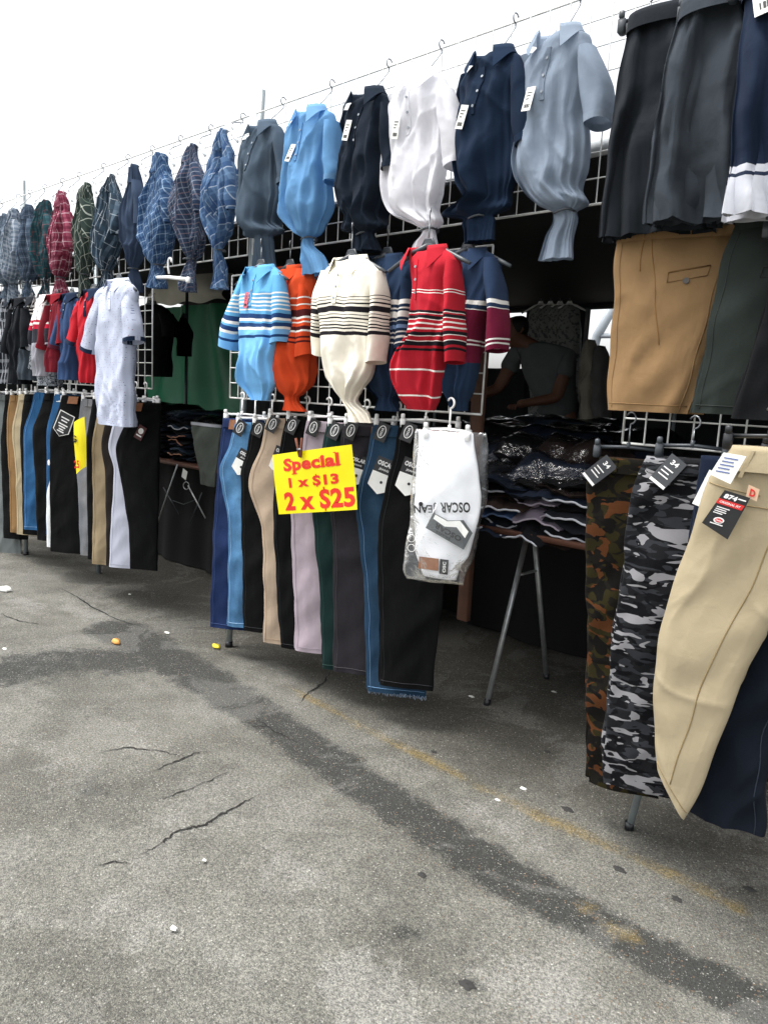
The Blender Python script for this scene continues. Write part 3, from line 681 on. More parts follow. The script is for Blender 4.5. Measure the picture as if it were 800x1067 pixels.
# ================================================================== TOP ROW: tied shirts
GA = 'shirts hung from the top grid with their hems tied to the rail'
def hanger_a(fr, s, z, lab):
    shirt_hanger(fr, s, z, 2.705, lab, M_CLEARP, 'hangers hooked over the top grid', w_=.08, o=-.02, kind='shirt_hanger', otop=-(2.30-2.195))
def spindle(ct, yt, xl, xr, cb, yb, mat, label, seed, Y=2.20, tail=24, depth=.075, k=1.0):
    rows = []
    wv = (xr-xl)/2; cm = (xl+xr)/2; h = yb-yt
    for u, f_, d, F in [(0, .07, .02, .001), (.05, .22, .025, .006), (.14, .46, .035, .014), (.30, .78, .045, .022), (.48, .96, .055, .026), (.64, 1.02, .06, .032), (.79, .84, .058, .034), (.9, .50, .05, .03), (.97, .22, .035, .014), (1.0, .13, .024, .006)]:
        c = ct*(1-u)**1.0+(cb*u) if u > .6 else ct+(cm-ct)*min(1, u/.5)*1.0 if u <= .5 else cm+(cb-cm)*(u-.5)/.5
        if u > .6: c = cm+(cb-cm)*(u-.5)/.5
        rows.append((c-wv*f_, c+wv*f_, yt+h*u, d, F))
    rows += [(cb-wv*.2, cb+wv*.2, yb+tail*.25, .03, .012), (cb-wv*.42, cb+wv*.42, yb+tail*.65, .04, .016), (cb-wv*.5, cb+wv*.5, yb+tail, .042, .018)]
    fr = frame_at(cm, Y, 0, (yt+yb)/2); T = thing('tied_plaid_shirt', label, 'shirt', fr.w(0, fr.px(cb, yb+tail)[1]), GA)
    su = Surf(fr, px_secs(fr, rows), seed, ks=((2, .8), (4, 1.0), (7, .8), (11, .5)), drift=3, wr=.006, u0=.26, cr=.016)
    su.mesh(80, 72, cap_top=True).build('shirt_body', mat, T)
    rs = random.Random(seed); q = rs.uniform(-.04, .06)
    sleeve(T, fr, [(cm+wv*.15, cm+wv*.72, yt+h*(.20+q), .03, .002), (cm+wv*.35, cm+wv*1.04, yt+h*(.38+q), .045, .006), (cm+wv*.42, cm+wv*1.14, yt+h*(.55+q), .05, .008), (cm+wv*.50, cm+wv*1.10, yt+h*(.62+q), .045, .006)], mat, seed+3, zuv=su.zt)
    # turned-up collar points at the neck, folded sleeve on the side, elastic tie
    b = MB(); su.patch(-.7, -.05, .02, .10, .010, 4, 4, b, skew=.8); su.patch(.05, .7, .02, .10, .010, 4, 4, b, skew=-.8); b.build('collar', mat, T)
    b = MB(); su.patch(-.06, .10, .10, su.L*.62, .006, 4, 14, b); b.build('placket', mat, T)
    s_, z_ = fr.px(cb, yb); b = MB(); n = 14
    b.tube([fr.w(s_+.026*math.cos(2*math.pi*i/n), z_, .030*math.sin(2*math.pi*i/n)) for i in range(n+1)], .004, 5); b.build('tie_band', M_DARKP, T)
    s0, z0 = fr.px(ct, yt); hanger_a(fr, s0, z0-.005, 'hanger at the top grid inside the '+label.split(' tied')[0].replace(' with bold white window-pane lines', '')+(' beyond the left edge' if 'navy plain' in label else '')); return T
def pl(name, col, per, ang, su, sv): return cloth(name, col, 'plaid', (per*.72, ang, su, sv), transl=.3, wr=.5)
PL = {
 'edge': pl('plaid_slate', '#6c7b8b', .07, 8, [(.0, .3, '#8e9eae', .7), (.5, .55, '#dfe6ee', .6)], [(.0, .3, '#3f4c5c', .6), (.6, .65, '#dfe6ee', .6)]),
 'pale': pl('plaid_pale', '#7c8a9a', .08, -6, [(.0, .35, '#4a5868', .7), (.6, .68, '#f0f2f6', .8)], [(.1, .4, '#c8d0da', .6), (.7, .74, '#f0f2f6', .7)]),
 'slate': pl('plaid_charcoal_blue', '#556579', .075, 5, [(.0, .35, '#6d7f94', .7), (.6, .64, '#d6dee8', .7)], [(.0, .35, '#34404f', .7), (.6, .64, '#d6dee8', .5)]),
 'teal': pl('plaid_teal', '#2e5158', .085, 10, [(.0, .3, '#54808a', .7), (.5, .62, '#8c3a40', .6)], [(.1, .4, '#24424a', .7), (.7, .8, '#a3686a', .5)]),
 'red': pl('plaid_red', '#86384e', .08, 4, [(.0, .3, '#c06a80', .8), (.5, .6, '#eed6de', .8)], [(.0, .3, '#5d1830', .7), (.55, .65, '#eed6de', .7)]),
 'green': pl('plaid_green', '#3b4844', .095, 28, [(.0, .08, '#dfe6d8', .95), (.5, .54, '#8b9c8a', .7)], [(.0, .06, '#dfe6d8', .95)]),
 'black': pl('plaid_black', '#34424f', .12, -18, [(.0, .22, '#7f94a6', .75), (.5, .58, '#dbe4ec', .9)], [(.0, .3, '#3f5466', .7), (.6, .64, '#dbe4ec', .7)]),
 'navy': cloth('navy_plain', '#404e64', transl=.2, wr=.5),
 'blue': pl('plaid_blue', '#46648a', .065, 20, [(.0, .09, '#c4dbf2', .85), (.5, .56, '#8fb4dc', .8)], [(.0, .09, '#c4dbf2', .8), (.45, .7, '#1f3a66', .7)]),
 'greynavy': pl('plaid_grey_navy', '#46546c', .06, 14, [(.0, .12, '#a9b2c4', .75), (.5, .7, '#222d42', .7)], [(.0, .1, '#b99a9a', .6), (.5, .6, '#c5cddc', .6)]),
 'bluestripe': pl('plaid_steel_blue', '#587599', .11, 24, [(.0, .2, '#8aa9cd', .6), (.6, .64, '#e2ecf6', .8)], [(.0, .3, '#2c4b7a', .8), (.3, .36, '#dbe6f2', .8), (.6, .7, '#7fa0c6', .7)]),
}
spindle(-28, 232, -40, -18, -27, 305, PL['navy'], 'navy plain shirt tied to the rail beyond the left edge of the photo', 40)
spindle(-12, 228, -22, -2, -11, 303, PL['black'], 'black and grey plaid shirt tied to the rail just outside the left edge', 41)
spindle(4, 222, -5, 11, 5, 298, PL['edge'], 'slate check shirt tied at the left edge of the photo', 42)
spindle(16, 217, 3, 21, 14, 296, PL['pale'], 'pale grey plaid shirt tied second from the left edge', 43)
spindle(31, 213, 20, 37, 28, 294, PL['slate'], 'charcoal blue plaid shirt tied beside the teal one', 44)
spindle(49, 208, 36, 54, 47, 292, PL['teal'], 'teal and rust plaid shirt tied left of the red plaid one', 45)
spindle(66, 199, 53, 76, 63, 289, PL['red'], 'crimson and white plaid shirt tied to the rail, the only red one of the plaids', 46)
spindle(91, 190, 76, 97, 88, 286, PL['green'], 'dark green shirt with bold white window-pane lines tied to the rail', 47)
spindle(116, 181, 97, 127, 110, 282, PL['black'], 'black and white diagonal plaid shirt tied right of the green one', 48)
spindle(141, 171, 126, 150, 139, 280, PL['navy'], 'plain navy shirt tied to the rail between two plaids', 49)
spindle(170, 160, 150, 181, 164, 276, PL['blue'], 'royal blue shirt with thin white checks tied to the rail', 50)
spindle(201, 149, 180, 212, 197, 270, PL['greynavy'], 'grey navy small-check shirt tied to the rail above the white hanger', 51, tail=34)
spindle(234, 134, 211, 247, 229, 261, PL['bluestripe'], 'steel blue broad plaid shirt tied left of the grey polo', 52, tail=40)

def polo_tied(x0, x1, yn, yt, xt, hw, ytail, xtail, slv, mat, cmat, label, seed, tagw=None, Y=2.19, nx=.62, placket_m=None):
    w_ = x1-x0; h = yt-yn; rows = []
    for u, a, c, d, F in [(0, nx-.17, nx+.17, .03, .0), (.045, nx-.34, nx+.32, .045, .002), (.10, .16, .97, .05, .004), (.15, .10, 1.0, .055, .006), (.30, .08, .94, .065, .012), (.48, .03, .92, .07, .020), (.64, .0, .93, .075, .026), (.77, .03, .90, .078, .032), (.87, .13, .82, .07, .036)]:
        rows.append((x0+w_*a, x0+w_*c, yn+h*u, d, F))
    rows += [(xt-hw*2.4, xt+hw*2.2, yn+h*.955, .06, .016), (xt-hw, xt+hw, yt, .028, .006)]
    a, c = xtail
    rows += [(xt-hw*1.1, xt+hw*1.1, yt+(ytail-yt)*.15, .03, .008), (a*.6+(xt-hw)*.4, c*.6+(xt+hw)*.4, yt+(ytail-yt)*.5, .035, .013), (a, c, ytail, .036, .015)]
    fr = frame_at((x0+x1)/2, Y, 0, (yn+yt)/2); T = thing('tied_polo_shirt', label, 'shirt', fr.w(0, fr.px(xt, ytail)[1]), GA)
    su = Surf(fr, px_secs(fr, rows), seed, ks=((2, .5), (3, .8), (5, 1.0), (8, .8), (13, .5), (21, .3)), drift=2.6, wr=.006, cr=.017, u0=.26)
    su.mesh(100, 88).build('shirt_body', mat, T)
    # sleeves: near one in full, the far one folded behind
    sx, sy, ix, iy = slv
    sleeve(T, fr, [(x0+w_*.80, x0+w_*1.03, yn+h*.085, .035, 0), (x0+w_*.80, (x1+sx)/2+1, yn+(sy-yn)*.45, .05, .006), (ix-3, sx, yn+(sy-yn)*.85, .055, .008), (ix-1, sx+2, sy*.8+iy*.2, .058, .006), (ix, sx+1, sy*.4+iy*.6, .058, .004)], mat, seed+1, zuv=su.zt, band=cmat, tilt=.25)
    sleeve(T, fr, [(x0+w_*.10, x0+w_*.32, yn+h*.10, .03, 0, 0, -.03), (x0+w_*.02, x0+w_*.3, yn+h*.25, .04, .004, 0, -.07), (x0+w_*.03, x0+w_*.32, yn+h*.42, .045, .006, 0, -.09)], mat, seed+2, zuv=su.zt)
    sc, zc = fr.px(x0+w_*nx-w_*.02, yn+1)
    collar(T, fr, sc-.01, zc+.0, cmat, rx=.07, ry=.05, o=.012, rise=.03, fall=.05, point=.045, gap=.5)
    placket(T, su, -.02 if nx > .6 else 0, .15, .05, .055, placket_m or mat)
    if tagw: hangtag(T, su, -.25, tagw, .032, .075, -8)
    s_, z_ = fr.px(xt, yt); b = MB(); n = 14
    b.tube([fr.w(s_+.034*math.cos(2*math.pi*i/n), z_+.004*math.sin(i), .034*math.sin(2*math.pi*i/n)) for i in range(n+1)], .004, 5); b.build('tie_band', M_DARKP, T)
    hanger_a(fr, sc-.01, zc+.012, 'hanger at the top grid inside the '+label.split(' tied')[0].replace(' with bold white window-pane lines', '')+(' beyond the left edge' if 'navy plain' in label else ''))
def pc(name, col, tr=.25): return cloth(name, col, transl=tr, wr=.45, weave=700)
polo_tied(247, 298, 131, 248, 276, 9, 285, (262, 288), (306, 182, 293, 202), pc('pique_grey', '#4c5a68'), pc('rib_grey', '#566574'), 'slate grey polo shirt tied to the rail beside the tall pole', 60, nx=.6)
polo_tied(294, 349, 116, 249, 322, 6, 286, (316, 346), (357, 180, 341, 200), pc('pique_sky', '#71a3cf', .35), pc('rib_sky', '#7dabd3', .35), 'sky blue polo shirt tied to the rail with its tail hanging', 61, tagw=.13)
polo_tied(352, 409, 98, 244, 380, 10, 262, (366, 396), (416, 164, 400, 188), pc('pique_black', '#1d2632'), pc('rib_black', '#222c39'), 'black polo shirt tied between the sky blue and the white ones', 62, tagw=.10)
polo_tied(397, 470, 80, 240, 447, 7, 268, (427, 456), (488, 155, 464, 188), pc('pique_white', '#eeeef2', .4), pc('rib_white', '#f0f0f4', .4), 'white polo shirt tied to the rail, ballooning over the grid', 63, tagw=.14)
polo_tied(473, 548, 57, 227, 498, 16, 252, (484, 516), (566, 132, 537, 164), pc('pique_navy', '#1c2b40'), pc('rib_navy', '#213249'), 'dark navy polo shirt tied right of the white one', 64, tagw=.17)
polo_tied(536, 619, 36, 221, 588, 10, 270, (560, 597), (637, 108, 609, 146), pc('pique_ice', '#919eae', .35), pc('rib_ice', '#98a5b4', .35), 'pale ice grey polo shirt tied with its hem bunched below the rail', 65, tagw=.16)

# ---- long sports shorts at the top right
GS = 'shorts hung on the right rack'
SK = dict(ks=((3, .5), (5, .9), (8, 1.0), (12, .7), (17, .4)), cr=.007)
fr = frame_at(700, 2.16, 8, 130)
T, su = trousers('sports_shorts', [(657, 24), (650, 75), (642, 135), (634, 195), (629, 250)], .21, .34, cloth('mesh_black', '#23272c', transl=.1, wr=.5), fr, 'black long sports shorts leftmost at the top of the right rack', 'shorts', GS, .035, .035, 70, hips=.02, wr=.004, loops=False, **SK)
fr2 = frame_at(725, 2.09, 8, 130)
T, su = trousers('sports_shorts', [(711, 11), (698, 75), (687, 135), (680, 190), (675, 236)], .2, .31, cloth('mesh_bluegrey', '#3e444b', transl=.12, wr=.6), fr2, 'mid grey sports shorts in the middle at the top of the right rack', 'shorts', GS, .04, .05, 71, hips=.03, wr=.004, loops=False, **SK)
fr3 = frame_at(790, 2.01, 8, 130); L_ = fr3.px(775, -12)[1]-fr3.px(757, 228)[1]
T, su = trousers('sports_shorts', [(777, -12), (773, 70), (767, 140), (761, 190), (757, 228)], .25, .36, cloth('mesh_navy_trim', '#1b2639', 'stripes', (L_, [(L_*.785, '#c6c8d0'), (L_*.815, '#2a3346'), (L_*.83, '#c6c8d0')]), wr=.5), fr3, 'navy sports shorts with a broad white hem at the top right corner', 'shorts', GS, .04, .035, 72, hips=.02, wr=.004, loops=False, **SK)
hangtag(T, su, -.55, .0, .07, .10, 4, off=.03)
for f_, px, py, nm in ((fr, 676, 21, 'black'), (fr2, 742, 8, 'mid grey'), (fr3, 800, -16, 'navy')):
    s_, z_ = f_.px(px, py); clip_hanger(f_, s_-.085, s_+.085, z_+.012, z_+.085, 'clip hanger holding the %s sports shorts' % nm, M_DARKP, 'clip hangers on the right rack')

# ================================================================== MIDDLE RACK: striped polos
GM = 'striped polo shirts on the middle rack'
def polo_hung(kind, label, group, Y, body, sleeves, neck, mat, cmat, seed, yaw=0, ky=None, hz=2.055, band=None, fold=((2, .8), (3, .9), (5, .9), (9, .6), (14, .35)), tagv=None, tagm=None, crx=.066, pl_l=.14, inner=None, tails=True, hl=None, nb=3):
    fr = frame_at(neck[0], Y, yaw, neck[1]); T = thing(kind, label, 'shirt', fr.w(0, fr.px(body[-1][0], body[-1][2])[1]), group)
    nb_ = []
    for i, r in enumerate(body):
        r = list(r); c_ = (r[0]+r[1])/2; k_ = {0: 1.15, 3: .93, 4: .90, 5: .92}.get(i, 1.0); r[0] = c_+(r[0]-c_)*k_; r[1] = c_+(r[1]-c_)*k_; r[3] *= .78; r[4] *= 1.35; nb_.append(tuple(r))
    secs = px_secs(fr, nb_); su = Surf(fr, secs, seed, ks=fold, drift=2.4, wr=.005, u0=.24, cr=.016)
    if callable(mat): mat = mat(fr, su)
    su.mesh(96, 80).build('shirt_body', mat, T)
    for i, r in enumerate(sleeves): sleeve(T, fr, r, mat, seed+5+i, zuv=su.zt, band=band, tilt=-.4 if (r[-1][0]+r[-1][1])/2 < neck[0] else .3)
    s_, z_ = fr.px(*neck); collar(T, fr, s_, z_, cmat, rx=crx*1.12, ry=.048, o=.008, rise=.03, fall=.05, point=.055, gap=.55)
    if inner:
        p = fr.w(s_, z_-.01, -.02); b = MB(); plate(b, p, (fr.t, np.array([0, 0, 1.0]), fr.n), rect(.035, .03, -.0175, 0), .001); b.build('neck_label', inner, T)
    sc = (s_-(secs[2][1]+secs[2][2])/2)/((secs[2][2]-secs[2][1])/2); sc = max(-.5, min(.5, sc))
    placket(T, su, sc, pl_l, .03, .06, cmat, nb=nb)
    if tagv: hangtag(T, su, sc-.12, tagv, .028, .07, -5, mat=tagm)
    shirt_hanger(fr, s_, z_+.008, hz, hl or hl_('charcoal hanger of the ', label), M_DARKP, 'charcoal shirt hangers on the rail'); return T, su
def striper(name, base, y0, lst):
    """stripe edges given as photo rows down the middle of the shirt"""
    def f_(fr, su):
        zc = lambda y: fr.px(f_.x, y)[1]
        return cloth(name, base, 'stripes', (.75, [(max(.001, su.zt-zc(y)), c) for y, c in lst]), wr=.4)
    f_.x = y0; return f_
W, K = '#ece9e2', '#1d1b20'
lb = '#63a5d2'; N = '#22406e'
B_ = [(260, 288, 283), (252, 294, 290)]
m = striper('knit_light_blue_stripe', lb, 272, [(307, W), (308.5, lb), (311, W), (312.5, lb), (315, W), (316.5, lb), (319, W), (320.5, lb), (323, W), (324.5, lb), (328, N), (333, W), (336, lb), (338, N), (342, W), (345, '#79b7ea'), (350, N), (353, '#79b7ea')])
orr = '#cf4a26'; br = '#4a1a1c'
mo = striper('knit_orange_stripe', orr, 308, [(311, W), (312.5, orr), (318, W), (319.5, orr), (324, br), (331, W), (333, orr), (336, W), (337.5, orr), (341, br), (345, W), (347, orr), (352, br), (354, orr), (357, br), (359, orr)])
cr = '#ece6d6'
mc = striper('knit_cream_stripe', cr, 366, [(311, K), (312, cr), (314, K), (315.3, cr), (317.5, K), (319, cr), (321, K), (327, cr), (329, K), (330.3, cr), (332.5, K), (333.8, cr), (336, K), (337.3, cr), (339.5, K), (341, cr), (343, K), (344.5, cr), (347, K), (350.5, cr)])
nv = '#25364e'
mn = striper('knit_navy_stripe', nv, 410, [(314, W), (319, nv), (322, W), (323.5, nv), (326, W), (332, nv), (335, W), (336, nv), (340, '#7d98bf'), (344, nv), (347, W), (348.5, nv), (352, W), (354, nv), (358, W), (359.5, nv)])
rd = '#b02330'
mr = striper('knit_red_stripe', rd, 456, [(303, W), (304, rd), (306, W), (307, rd), (324, K), (327, W), (328, rd), (330, K), (333, W), (334.2, rd), (338, W), (339.2, rd), (343, W), (344.2, rd), (347, K), (351, W), (352, rd), (356, W), (357.2, K), (361, rd), (364, K), (367, rd), (385, W), (386.5, rd), (412, W), (413.5, rd)])
mm = '#6d1c36'
mv = striper('knit_navy_maroon', '#2b3b55', 500, [(313, W), (317.5, nv), (322, W), (323, mm), (355, W), (356.5, mm), (359, W), (360.5, mm), (378, nv)])
knit = lambda n, c: cloth(n, c, wr=.3)
# back layer first
polo_hung('striped_polo_shirt', 'orange polo shirt with brown and white chest bands hung beside the light blue one', GM, 2.225,
    [(296, 322, 281, .03, 0), (290, 328, 286, .05, .002), (284, 332, 294, .07, .004), (280, 330, 320, .09, .008), (280, 330, 350, .10, .014), (280, 329, 375, .11, .018), (284, 325, 395, .09, .02), (292, 318, 408, .06, .016), (298, 312, 414, .04, .01), (294, 318, 428, .04, .014)],
    [[(312, 322, 287, .03, 0), (312, 327, 310, .05, .003), (310, 329, 345, .055, .005), (309, 329, 372, .055, .004)]], (302, 281), mo, knit('knit_orange', orr), 80, band=None, inner=M_RED)
polo_hung('striped_polo_shirt', 'navy polo shirt with white chest bands hung between the cream and red ones', GM, 2.235,
    [(394, 424, 268, .03, 0), (388, 432, 274, .05, .002), (384, 436, 284, .07, .004), (382, 434, 310, .09, .008), (380, 430, 350, .10, .014), (380, 426, 385, .10, .018), (384, 418, 405, .07, .02), (394, 410, 416, .04, .01), (390, 414, 428, .04, .012)],
    [[(418, 430, 276, .03, 0), (418, 434, 300, .05, .003), (414, 434, 335, .055, .005), (412, 430, 364, .055, .004)]], (403, 270), mn, knit('knit_navy', nv), 81, inner=M_WINK)
polo_hung('striped_polo_shirt', 'navy and maroon colour-block polo shirt hung at the right end of the middle rack', GM, 2.215,
    [(478, 504, 262, .03, 0), (472, 516, 268, .05, .002), (466, 522, 280, .07, .004), (464, 516, 310, .09, .008), (462, 506, 345, .10, .013), (460, 502, 380, .10, .018), (462, 496, 405, .09, .02), (470, 488, 420, .05, .016), (472, 486, 428, .04, .01)],
    [[(503, 520, 270, .03, 0), (506, 525, 300, .055, .003), (510, 528, 335, .06, .005), (508, 528, 366, .06, .004)]], (487, 265), mv, knit('knit_navy_dark', '#2b3b55'), 82, inner=M_WINK)
# front layer
polo_hung('striped_polo_shirt', 'light blue polo shirt with white lines and navy bands, first on the middle rack', GM, 2.13,
    [(262, 284, 279, .03, 0), (254, 292, 285, .05, .002), (249, 297, 296, .07, .004), (248, 297, 320, .085, .007), (249, 297, 350, .095, .012), (250, 292, 378, .10, .016), (253, 288, 398, .085, .02), (260, 282, 410, .05, .012), (264, 280, 417, .04, .012)],
    [[(250, 262, 288, .03, 0), (238, 258, 320, .05, .003), (230, 252, 345, .055, .004), (228, 248, 362, .055, .004)], [(284, 297, 288, .03, 0), (286, 300, 310, .045, .003), (286, 300, 340, .05, .004), (283, 298, 358, .05, .004)]],
    (272, 281), m, knit('knit_light_blue', lb), 83, tagv=.11, tagm=plain('pink_red_card', '#c85a6a', .6), inner=M_RED)
polo_hung('striped_polo_shirt', 'cream polo shirt with black chest stripes hung in the middle of the rack', GM, 2.12,
    [(352, 382, 272, .03, 0), (342, 392, 279, .05, .002), (335, 399, 290, .07, .004), (333, 398, 315, .085, .006), (334, 398, 345, .095, .010), (336, 396, 368, .10, .015), (342, 388, 392, .09, .02), (352, 378, 408, .06, .018), (358, 374, 417, .045, .012), (364, 384, 430, .04, .014), (366, 388, 440, .04, .016)],
    [[(335, 349, 283, .03, 0), (328, 346, 310, .05, .003), (327, 342, 345, .055, .004), (328, 340, 370, .05, .004)], [(386, 399, 283, .03, 0), (388, 402, 310, .05, .003), (388, 402, 345, .055, .005), (384, 400, 378, .055, .004)]],
    (366, 272), mc, knit('knit_cream', cr), 84, inner=M_RED)
polo_hung('striped_polo_shirt', 'red polo shirt with black and white stripes hung on the middle rack', GM, 2.11,
    [(438, 464, 262, .03, 0), (432, 474, 268, .05, .002), (430, 480, 280, .07, .004), (428, 480, 310, .085, .007), (422, 474, 345, .095, .012), (412, 466, 370, .105, .016), (411, 462, 395, .10, .02), (418, 458, 415, .08, .018), (426, 452, 427, .05, .012)],
    [[(464, 478, 272, .03, 0), (464, 480, 300, .05, .003), (466, 482, 340, .06, .005), (466, 482, 378, .055, .004)]],
    (446, 262), mr, knit('knit_red', rd), 85, inner=plain('tan_label', '#b59a6a', .7))

# ================================================================== LEFT RACK: polos
GL = 'polo shirts on the left rack'
def lp(label, x0, x1, yt, yb, mat, cmat, seed, Y, nk=None, slv=None, band=None, g=GL, nb=2):
    w_ = x1-x0; nk = nk or (x0+x1)/2
    body = [(nk-w_*.2, nk+w_*.2, yt, .03, 0), (x0+w_*.08, x1-w_*.06, yt+6, .05, .002), (x0, x1, yt+14, .07, .004), (x0+1, x1, yt+45, .085, .008), (x0+1, x1-1, (yt+yb)/2+20, .09, .010), (x0+1, x1-1, yb, .09, .014)]
    sv = [[(x0-1, x0+w_*.35, yt+10, .03, 0), (x0-w_*.28, x0+w_*.22, yt+35, .05, .003), (x0-w_*.42, x0+w_*.08, yt+54, .055, .004)],
          [(x1-w_*.35, x1, yt+9, .03, 0), (x1-w_*.25, x1+w_*.16, yt+30, .05, .003), (x1-w_*.18, x1+w_*.22, yt+50, .055, .004)]]
    return polo_hung('polo_shirt', label, g, Y, body, slv or sv, (nk, yt), mat, cmat, seed, band=band, pl_l=.12, crx=.062, nb=nb)
navyrib = cloth('rib_navy_left', '#1d2a40')
lp('white checked shirt hung at the left edge of the photo', -12, 6, 312, 398, pl('shirt_window_check', '#dfe2e6', .09, 0, [(.0, .12, '#3b4658', .8)], [(.0, .12, '#3b4658', .8)]), knit('collar_offwhite', '#dcdfe4'), 90, 2.20)
lp('black and white check shirt hung second from the left edge', 2, 20, 312, 400, pl('shirt_black_check', '#20252d', .10, 0, [(.0, .3, '#c9cdd4', .8)], [(.0, .3, '#c9cdd4', .5)]), knit('collar_black_check', '#2a3038'), 91, 2.21)
lp('black polo shirt hung between the checked and striped ones on the left rack', 12, 30, 313, 400, knit('knit_black_left', '#15181d'), knit('knit_black_left', '#15181d'), 92, 2.16)
def ms(fr, su): return cloth('knit_grey_black_stripe', '#24282e', 'stripes', (.75, [(.04, W), (.05, K), (.065, W), (.075, K), (.09, W), (.10, '#3c444c'), (.16, W), (.17, K), (.19, W), (.2, '#3c444c')]), wr=.4)
lp('charcoal polo shirt with white pin stripes hung on the left rack', 24, 42, 312, 396, ms, knit('knit_charcoal', '#24282e'), 93, 2.20)
def mw(fr, su): return cloth('knit_white_red', '#eceaea', 'stripes', (.75, [(.15, '#b9203a'), (.165, W), (.18, '#b9203a'), (.21, '#2c2c34'), (.3, '#9a9aa2')]), wr=.4)
lp('white polo shirt with red chest lines hung on the left rack', 38, 56, 310, 392, mw, knit('collar_white', '#eceaea'), 94, 2.19)
def mp(fr, su): return cloth('knit_grey_pattern', '#4a4f56', 'speckle', (90, .5, '#a5abb2'), wr=.4)
lp('grey speckled shirt hanging low behind the dark red polo', 42, 62, 330, 402, mp, knit('collar_grey_mix', '#5b6168'), 95, 2.22)
lp('dark red polo shirt hung left of the blue one', 50, 68, 309, 388, knit('knit_dark_red', '#74202b'), knit('rib_dark_red', '#801b26'), 96, 2.17, band=knit('rib_dark_red', '#801b26'))
lp('dusty blue polo shirt hung between the dark red and bright red ones', 64, 86, 308, 396, knit('knit_dusty_blue', '#32476a'), navyrib, 97, 2.18, band=cloth('rib_maroon', '#5a2434'))
lp('bright red polo shirt with navy collar and cuffs hung on the left rack', 82, 108, 304, 399, knit('knit_bright_red', '#b3222d'), navyrib, 98, 2.15, nk=98, band=navyrib)
dots = cloth('knit_white_dots', '#c0c7da', 'dots', (75, .15, '#8a4a68', '#3c4c7a'), wr=.35, transl=.1)
lp('white polo shirt with tiny dots and navy cuffs hung near the left gap', 99, 143, 294, 443, dots, cloth('rib_white_left', '#cfd6e6'), 99, 2.06, nk=124, band=navyrib,
   slv=[[(101, 114, 306, .03, 0), (95, 110, 330, .05, .003), (90, 104, 352, .055, .004), (88, 102, 366, .055, .004)], [(126, 139, 303, .03, 0), (130, 142, 322, .05, .003), (132, 146, 342, .055, .004), (133, 146, 357, .055, .004)]])
# ================================================================== TROUSERS, middle rack
GJ = 'jeans and trousers hung along the bottom of the middle rack'
GH = 'white plastic hangers along the lower rails'
den = lambda n, c, v=.22: cloth(n, c, denim=True, wr=.45, var=v, weave=700)
twl = lambda n, c, v=.10: cloth(n, c, wr=.4, var=v, weave=800)
def mid(label, hx, cont, mat, seed, seam=None, wt=.235, wh=.20, trim=None, yaw=32, kind='jeans', card_kw=None, wr=.004, Y=2.26):
    fr = frame_at(hx, Y, yaw, 425)
    T, su = trousers(kind, cont, wt, wh, mat, fr, label, 'jeans' if kind == 'jeans' else 'trousers', GJ, .0145, .0035, seed, seam=seam, wr=wr)
    s0, z0 = fr.px(*cont[0])
    clip_hanger(fr, s0+.005, s0+wt-.005, z0+.022, 1.375, hl_('white hanger of the ', label), M_WHITEP, GH, hs=s0+wt*.42)
    if trim is not None: jeans_trim(T, su, fr, **trim)
    return T, su
tk = dict(card_a=-.5, card_v=.12)
mid('dark navy jeans hung leftmost on the middle rack', 244, [(233, 436), (230, 470), (226, 510), (223, 570), (220, 652)], den('denim_navy', '#172547', .12), 100, '#3a5280', wh=.26, trim=dict(sticker=False, card=False, patch_a=(-.6, .0)))
mid('light blue washed jeans hung second from the left on the middle rack', 258, [(246, 440), (240, 462), (230, 490), (233, 510), (238, 535), (239, 590), (238, 651)], den('denim_light', '#426a90', .35), 101, '#9cc0e0', wh=.17, trim=dict(card_a=-.42, card_v=.12))
mid('black jeans hung between the light blue and the beige ones', 272, [(263, 441), (258, 470), (252, 495), (253, 560), (255, 656)], den('denim_black', '#08090a', .1), 102, '#26272b', wh=.22, trim=dict(card_a=-.3, card_v=.11))
mid('beige trousers with a long front crease hung on the middle rack', 290, [(279, 436), (272, 465), (260, 503), (266, 525), (274, 554), (276, 610), (276, 668)], twl('twill_beige', '#ab9884'), 103, '#a08a74', wh=.17, trim=dict(card_a=-.35, card_v=.12), kind='trousers')
mid('black jeans hung between the beige and the pale lilac ones', 308, [(298, 437), (292, 470), (286, 505), (288, 590), (294, 674)], den('denim_black', '#08090a', .1), 104, '#26272b', wh=.2, trim=dict(card_a=-.3, card_v=.11))
mid('pale lilac grey trousers hung behind the yellow price sign', 330, [(320, 439), (314, 470), (305, 510), (304, 545), (307, 610), (309, 676)], twl('twill_lilac', '#a2959d'), 105, '#9a8e98', wh=.19, trim=tk, kind='trousers')
mid('dark green trousers hung right of the pale lilac ones', 350, [(341, 442), (334, 480), (326, 520), (329, 560), (335, 630), (337, 695)], twl('twill_bottle', '#152a28'), 106, '#2c4a45', wh=.19, trim=tk, kind='trousers')
mid('charcoal trousers hung between the green and the blue ones', 366, [(358, 442), (352, 480), (346, 525), (348, 580), (349, 698)], twl('twill_charcoal', '#2b292d', .14), 107, '#4b484c', wh=.2, trim=tk, kind='trousers')
mid('mid blue jeans with a frayed hem hung second from the right on the middle rack', 398, [(389, 443), (382, 480), (371, 522), (374, 550), (379, 600), (382, 660), (383, 718)], den('denim_mid', '#22394f', .25), 108, '#6f98c2', wh=.26, trim=dict(card_a=-.6, card_v=.12, card_w=.085, card_h=.15))
b = MB(); rr = random.Random(5); f_ = frame_at(398, 2.26, 32, 425); s0, z0 = f_.px(383, 718)
